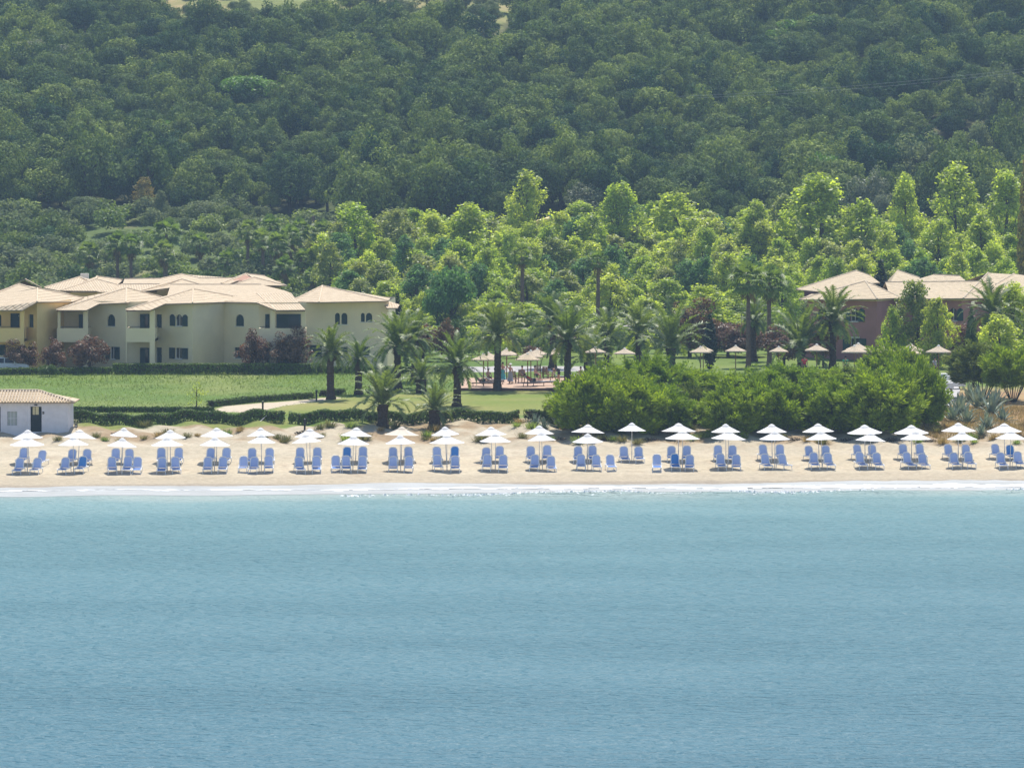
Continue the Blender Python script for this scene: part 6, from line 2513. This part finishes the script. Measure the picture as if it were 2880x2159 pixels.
# folded white parasol left standing at the right
g = at(2714, 425)
t = thing('folded_parasol', 'slim folded white parasol on the lawn by the tree juniper', 'umbrella', Vector((g.x, g.y, g.z)))
mb = MB()
mb.tube([(0, 0, -.2), (0, 0, 2.3)], .03, 7)
mb.build('pole', 'pole', t)
mb = MB()
mb.tube([(0, 0, 1.0), (0, 0, 1.4), (0, 0, 2.35)], [.07, .11, .03], 9)
mb.build('canopy', 'cloth_white', t)

# ------------------------------------------------------------------ bollard lamps, sign, leaning pole, car


def bollard(px, py, h, lab):
    g = gnd(px, py)
    t = thing('bollard_lamp', lab, 'lamp', g, 0, 'garden bollard lamps')
    mb = MB()
    mb.tube([(0, 0, -.2), (0, 0, h * .72)], .075, 10)
    mb.build('post', 'black', t)
    mb = MB()
    mb.tube([(0, 0, h * .72), (0, 0, h * .88)], .085, 10)
    mb.build('lens', 'glass', t)
    mb = MB()
    mb.tube([(0, 0, h * .88), (0, 0, h * .96), (0, 0, h)], [.11, .10, .04], 10)
    mb.build('cap', 'black', t)


bollard(890, 1128, .95, 'black bollard lamp beside the path palm')
bollard(739, 1154, .75, 'thin black bollard lamp at the near side of the sandy path')
bollard(857, 1208, .85, 'black bollard lamp on the lawn before the beach hedge')
g = gnd(214, 1207)
t = thing('notice_sign', 'small dark square sign on a short post beside the hut', 'sign', g)
mb = MB()
mb.tube([(0, 0, -.2), (0, 0, .2)], .03, 6)
mb.build('post', 'black', t)
mb = MB()
mb.box((-.12, -.03, .13), (.12, .0, .40))
pn = mb.build('panel', 'black', t)
mb = MB()
mb.box((-.07, -.036, .2), (.07, -.031, .3))
mb.build('symbol', 'white_trim', pn)
a, c = gnd(714, 1198), W(752, 1166, 381.5)
t = thing('leaning_pole', 'thin white pole leaning against the beach hedge near the gap', 'pole', a)
mb = MB()
mb.tube([Vector((0, 0, -.1)), (c - a)], .022, 7)
mb.build('shaft', 'pole', t)
mb = MB()
mb.tube([(c - a) * .995, (c - a) * 1.02], .03, 7)
mb.build('tip', 'black', t)

g = at(18, 441.5)
t = thing('parked_car', 'silver estate car parked by the yellow block, cut by the left edge', 'car', Vector((W(18, 1038, 441.5).x, 441.5, g.z)))
side = [(-2.15, .32), (1.95, .30), (2.10, .45), (2.10, .72), (1.95, .84), (1.15, .98), (.35, 1.45), (-1.3, 1.50), (-2.0, 1.10), (-2.2, .85)]
mb = MB()
hw = .86
ins = [(x, z, hw if z < 1.0 else hw - .16 * (z - 1.0) / .5) for x, z in side]
f_ = [(x, -w_, z) for x, z, w_ in ins]
b_ = [(x, w_, z) for x, z, w_ in ins]
mb.poly(f_)
mb.poly(list(reversed(b_)))
for k in range(len(f_)):
    j = (k + 1) % len(f_)
    mb.poly([f_[j], f_[k], b_[k], b_[j]])
bd = mb.build('body', 'car', t)
for nm, pts in (('side_window', [(-.05, 1.0), (.95, 1.0), (.33, 1.38), (-.05, 1.40)]), ('side_window', [(-1.6, 1.02), (-.15, 1.0), (-.15, 1.40), (-1.25, 1.42)])):
    for s in (-1, 1):
        mb = MB()
        q = [(x, s * (hw + .012 - .16 * max(0, z - 1.0) / .5), z) for x, z in pts]
        q2 = [(x, y - s * .03, z) for x, y, z in q]
        mb.poly(q if s < 0 else list(reversed(q)))
        for k in range(4):
            j = (k + 1) % 4
            mb.poly([q[k], q2[k], q2[j], q[j]])
        mb.build(nm, 'glass', t)
mb = MB()
mb.box((-.6, -.7, -.02), (.6, .7, .012), Matrix.Translation((.78, 0, 1.22)) @ Matrix.Rotation(math.radians(30.4), 4, 'Y'))
mb.build('windscreen', 'glass', t)
for x in (-1.4, 1.35):
    for s in (-1, 1):
        mb = MB()
        mb.tube([(x, s * .70, .32), (x, s * .885, .32)], .32, 18)
        wl_ = mb.build('wheel', 'rubber', t)
        mb = MB()
        mb.tube([(x, s * .80, .32), (x, s * .893, .32)], .19, 14)
        mb.build('rim', 'frame', wl_)
for s in (-1, 1):
    mb = MB()
    mb.box((2.0, s * .62 - .16, .60), (2.115, s * .62 + .16, .74))
    mb.build('headlight', 'white_trim', t)
    mb = MB()
    mb.box((.78, s * .93 - .08, .98), (.92, s * .93 + .08, 1.10))
    mb.build('mirror', 'car', t)

# a corner of the water slide showing through the plane trees
q = W(1490, 640, 620)
t = thing('water_slide', 'yellow and turquoise water slide glimpsed between the plane trees', 'water slide', (q.x, 620, float(ground(q.x, 620))))
l = t.location
mb = MB()
p = [W(1440, 650, 618), W(1480, 636, 620), W(1525, 622, 622), W(1545, 616, 623)]
for a, b in zip(p, p[1:]):
    d = (b - a).normalized()
    mb.tube([a - l, b - l], .32, 8)
mb.build('chute', 'yellow_plastic', t)
mb = MB()
a, b = W(1545, 606, 624) - l, W(1600, 616, 624) - l
mb.box((a.x, a.y, b.z), (b.x, b.y + 1.5, a.z))
mb.build('platform', 'teal', t)
for px in (1548, 1597):
    mb = MB()
    a = W(px, 616, 624.7) - l
    mb.tube([(a.x, a.y, -.5), a], .1, 6)
    mb.build('post', 'teal', t)

# power line over the forest at the right
for nm, lab, pa, pb in (('power_line', 'upper of two thin pale wires crossing the forest at the right', (1900, 272), (2960, 184)), ('power_line', 'lower of two thin pale wires crossing the forest at the right', (1960, 276), (2960, 192))):
    A_, B_ = W(*pa, 668), W(*pb, 640)
    t = thing(nm, lab, 'power line', A_, 0, 'power lines')
    mb = MB()
    mb.tube([(B_ - A_) * (k / 20) - Vector((0, 0, 1.6 * 4 * (k / 20) * (1 - k / 20) * .35)) for k in range(21)], .011, 5)
    mb.build('wire', 'wire', t)

# ------------------------------------------------------------------ the forest on the hillside
rg = np.random.default_rng(124)
OT = [trunk_mesh('oak_trunk', rg, 1.2, .075, 6, .4, .06) for _ in range(3)]


def oak_size():
    return 1.45 + 2.3 * rnd.random() ** 1.5


spots = []
D = 642.
while D < 862:
    half = .1053 * D + 22
    step = 3.5
    x = -half + rnd.uniform(0, step)
    while x < half:
        y = D + rnd.uniform(-2., 2.)
        g = Vector((x + rnd.uniform(-1, 1), y, 0))
        g.z = float(ground(g.x, g.y))
        px, py = pxof(g.x, g.y, g.z)
        ok = True
        cl = np.array([px]), np.array([py - 46])
        if inside(*cl, CLEAR)[0] or inside(*cl, CLEAR2)[0] or (py < -75 and 420 < px < 1560):
            ok = False
        if px > 2480 and 380 < py < 600 and rnd.random() < .78:       # the open olive ground at the right
            ok = False
        if px > 2700 and 250 < py <= 380 and rnd.random() < .5:
            ok = False
        if y < 662 and px < 950:
            ok = False
        if py < -95:
            ok = False
        if ok:
            spots.append(g)
        x += step * rnd.uniform(.85, 1.25)
    D += 3.9
spots.sort(key=lambda g: g.y)
REG = [(0, 720, 'above the cream hotel roofs'), (720, 1440, 'above the pale end of the plane trees'), (1440, 2160, 'above the middle of the plane tree belt'), (2160, 2990, 'above the red hotel')]
near, rest = spots[:295], spots[295:]
for k, g in enumerate(near):
    px, py = pxof(*g)
    reg = next((r_[2] for r_ in REG if r_[0] <= px < r_[1]), 'above the cream hotel roofs' if px < 0 else 'above the red hotel')
    R_ = oak_size() * 1.12
    zs = R_ * rnd.uniform(.9, 1.45)
    place_tree('oak_tree', f'dark oak low on the hill, {reg}', 'oak tree', g, OK_[k % 8], OT[k % 3], 'oak', (R_, R_, zs), None, f'oaks in the lower forest rows {reg}')


def forest(name, pts, protos, mat):
    """the upper forest, one mass of uncounted trees set on points"""
    me = bpy.data.meshes.new(name)
    me.from_pydata([tuple(p_) for p_ in pts], [], [])
    for an, vals in (('kind_of_tree', [rnd.randrange(len(protos)) for _ in pts]),):
        a = me.attributes.new(an, 'INT', 'POINT')
        a.data.foreach_set('value', vals)
    a = me.attributes.new('size', 'FLOAT_VECTOR', 'POINT')
    v = []
    for _ in pts:
        r = oak_size()
        v += [r, r, r * rnd.uniform(.85, 1.3)]
    a.data.foreach_set('vector', v)
    a = me.attributes.new('turn', 'FLOAT_VECTOR', 'POINT')
    v = []
    for _ in pts:
        v += [0, 0, rnd.uniform(0, 6.28)]
    a.data.foreach_set('vector', v)
    o = link(name, me, None)
    ng = bpy.data.node_groups.new(name, 'GeometryNodeTree')
    ng.interface.new_socket('Geometry', in_out='INPUT', socket_type='NodeSocketGeometry')
    ng.interface.new_socket('Geometry', in_out='OUTPUT', socket_type='NodeSocketGeometry')
    gi, go = ng.nodes.new('NodeGroupInput'), ng.nodes.new('NodeGroupOutput')
    jn = ng.nodes.new('GeometryNodeJoinGeometry')

    def attr(nm, ty):
        n_ = ng.nodes.new('GeometryNodeInputNamedAttribute')
        n_.data_type = ty
        n_.inputs['Name'].default_value = nm
        return n_.outputs['Attribute']

    kind, size, turn = attr('kind_of_tree', 'INT'), attr('size', 'FLOAT_VECTOR'), attr('turn', 'FLOAT_VECTOR')
    for k, pr in enumerate(protos):
        oi = ng.nodes.new('GeometryNodeObjectInfo')
        oi.inputs['Object'].default_value = pr
        oi.inputs['As Instance'].default_value = True
        cp = ng.nodes.new('FunctionNodeCompare')
        cp.data_type = 'INT'
        cp.operation = 'EQUAL'
        ng.links.new(kind, cp.inputs[2])
        cp.inputs[3].default_value = k
        ip = ng.nodes.new('GeometryNodeInstanceOnPoints')
        ng.links.new(gi.outputs[0], ip.inputs['Points'])
        ng.links.new(cp.outputs[0], ip.inputs['Selection'])
        ng.links.new(oi.outputs['Geometry'], ip.inputs['Instance'])
        e2r = ng.nodes.new('FunctionNodeEulerToRotation')
        ng.links.new(turn, e2r.inputs[0])
        ng.links.new(e2r.outputs[0], ip.inputs['Rotation'])
        ng.links.new(size, ip.inputs['Scale'])
        ng.links.new(ip.outputs[0], jn.inputs[0])
    ng.links.new(jn.outputs[0], go.inputs[0])
    md = o.modifiers.new('trees', 'NODES')
    md.node_group = ng
    tag(o, kind='stuff')
    return o


# crowns carried by six of the real oaks serve as the instanced shapes
pro = []
for me_ in OK_:
    want = with_mat(me_, 'oak')
    c_ = next(o for o in col.objects if o.data == want)
    pro.append(c_)
forest('hillside_forest', rest, pro, 'oak')

# trees of another look that stand out on the hill: px, py of crown top, distance, width px, height m factor, material, label
HT = [
    (90, 105, 772, 130, .9, 'pale_olive', 'pale grey tree crown high on the left of the forest'),
    (150, 130, 770, 90, 1., 'pale_olive', 'second pale grey tree right beside the palest one on the left'),
    (60, 150, 768, 90, .9, 'pale_olive', 'third pale grey tree at the left edge of the forest'),
    (262, 140, 772, 80, 1., 'pale_olive', 'small pale olive tree right of the three pale grey ones'),
    (700, 268, 728, 180, .55, 'oak_bright', 'wide fresh green tree in the middle of the left forest'),
    (640, 275, 730, 90, .6, 'oak_bright', 'smaller fresh green tree left of the wide one'),
    (505, 335, 715, 130, .6, 'oak_bright', 'fresh green tree below the wide fresh green one'),
    (580, 500, 672, 70, .8, 'oak_bright', 'light green layered tree at the forest foot above the hotel'),
    (408, 497, 655, 75, 2.0, 'yellowish', 'tall yellowish tree at the forest foot above the cream hotel'),
    (450, 535, 652, 50, 1.6, 'olive', 'greyish tree leaning beside the tall yellowish one'),
    (245, 545, 656, 110, 1.0, 'olive', 'rounded olive toned tree at the forest foot on the left'),
    (650, 540, 656, 120, .9, 'olive', 'rounded brownish green tree at the forest foot in the middle left'),
    (570, 560, 650, 110, .9, 'olive', 'grey green tree just above the fan palms at the left'),
    (1480, 362, 690, 120, .7, 'pale_olive', 'pale grey green tree above the tallest plane tree'),
    (1660, 505, 640, 130, .9, 'pale_olive', 'grey olive tree behind the slim pointed plane tree'),
    (2440, 482, 640, 120, .85, 'pale_olive', 'grey olive tree between plane trees above the red hotel'),
    (2480, 530, 632, 70, .9, 'pale_olive', 'smaller grey olive tree in front of the other above the red hotel'),
    (2610, 358, 668, 190, .85, 'olive', 'largest rounded olive tree on the right above the plane trees'),
    (2315, 420, 655, 120, .8, 'oak_bright', 'rounded green tree left of the largest olive tree'),
    (2850, 290, 690, 130, 1.0, 'oak', 'big dark tree at the right edge of the hill'),
    (2835, 160, 720, 140, 1.0, 'olive', 'olive grey tree high at the right edge'),
    (2260, 90, 790, 150, .6, 'oak_bright', 'yellow green tree high on the right part of the forest'),
    (2000, 120, 790, 90, .6, 'oak_bright', 'yellow green tree high in the middle right of the forest'),
    (1440, 235, 740, 80, .6, 'oak_bright', 'small fresh green tree in the middle of the forest'),
    (2750, 330, 690, 90, .8, 'olive', 'bushy olive on open ground at the right'),
    (2720, 400, 670, 80, .7, 'shrub', 'light green bush on open ground at the right'),
    (2790, 420, 662, 100, .7, 'olive', 'grey green bush right of the light green one'),
    (2850, 400, 668, 80, .7, 'olive', 'grey green bush at the right edge'),
    (2700, 350, 690, 70, .8, 'shrub', 'green bush behind the largest olive tree'),
]
for k, (px, pt, D, wpx, hf, mt, lab) in enumerate(HT):
    g = at(px, D)
    R_ = wpx * D / F / 2 * 1.05
    h = max(zat(pt, D) - g.z, 1.2 * R_)
    place_tree('hill_tree', lab, 'tree', g, (OK_ if hf < 1.5 else PL)[k % 6], OT[k % 3], mt, (R_, R_, h / (2.02 if hf < 1.5 else 4.25)), None, 'trees that stand out on the hill')
# olives scattered on the clearing at the top
OL = [(rnd.uniform(430, 1580), rnd.uniform(-25, 78), rnd.uniform(38, 70)) for _ in range(46)]
OL += [(870, -5, 70), (450, -5, 60), (540, 25, 45), (612, 30, 45), (720, 20, 50), (780, -5, 60), (800, 30, 70), (850, 35, 60), (900, 22, 65), (950, 45, 60), (985, 15, 60), (1030, 22, 75), (1090, 10, 80), (1060, 52, 60), (1140, 38, 70),
      (1200, 20, 80), (1250, 40, 70), (1310, 15, 75), (1340, 45, 70), (1390, -5, 60), (1440, 10, 80), (1500, 15, 90), (1530, -5, 80), (690, 5, 40), (640, -8, 40), (590, -5, 50), (1180, -12, 70), (960, -15, 60), (1280, -15, 60),
      (2660, -10, 60), (2780, 0, 60), (2840, -5, 60), (2740, -12, 60), (1000, 62, 60), (880, 60, 60), (760, 62, 60), (1120, 66, 50)]
for k, (px, pt, wpx) in enumerate(OL):
    D = 822 - max(0, pt) * .55 + (12 if pt < 0 else 0)
    g = at(px, D)
    R_ = wpx * D / F / 2
    place_tree('olive_tree', 'grey green olive tree in the grassy clearing at the top of the hill', 'olive tree', g, OK_[k % 6], OT[k % 3], 'olive', (R_, R_, R_ * rnd.uniform(.8, 1.1)), None, 'olive trees in the hilltop clearing')

# ------------------------------------------------------------------ haze over the bay and the hill
mb = MB()
mb.box((-175, -30, -4.2), (175, 1060, 112))
m = bpy.data.materials.new('haze')
m.use_nodes = True
nt = m.node_tree
nt.nodes.remove(nt.nodes['Principled BSDF'])
v = nt.nodes.new('ShaderNodeVolumePrincipled')
v.inputs['Color'].default_value = (.52, .74, 1.0, 1)
v.inputs['Density'].default_value = .00017
v.inputs['Anisotropy'].default_value = .1
nt.links.new(v.outputs[0], nt.nodes['Material Output'].inputs['Volume'])
tag(link('haze', mb.mesh('haze'), m), kind='stuff')
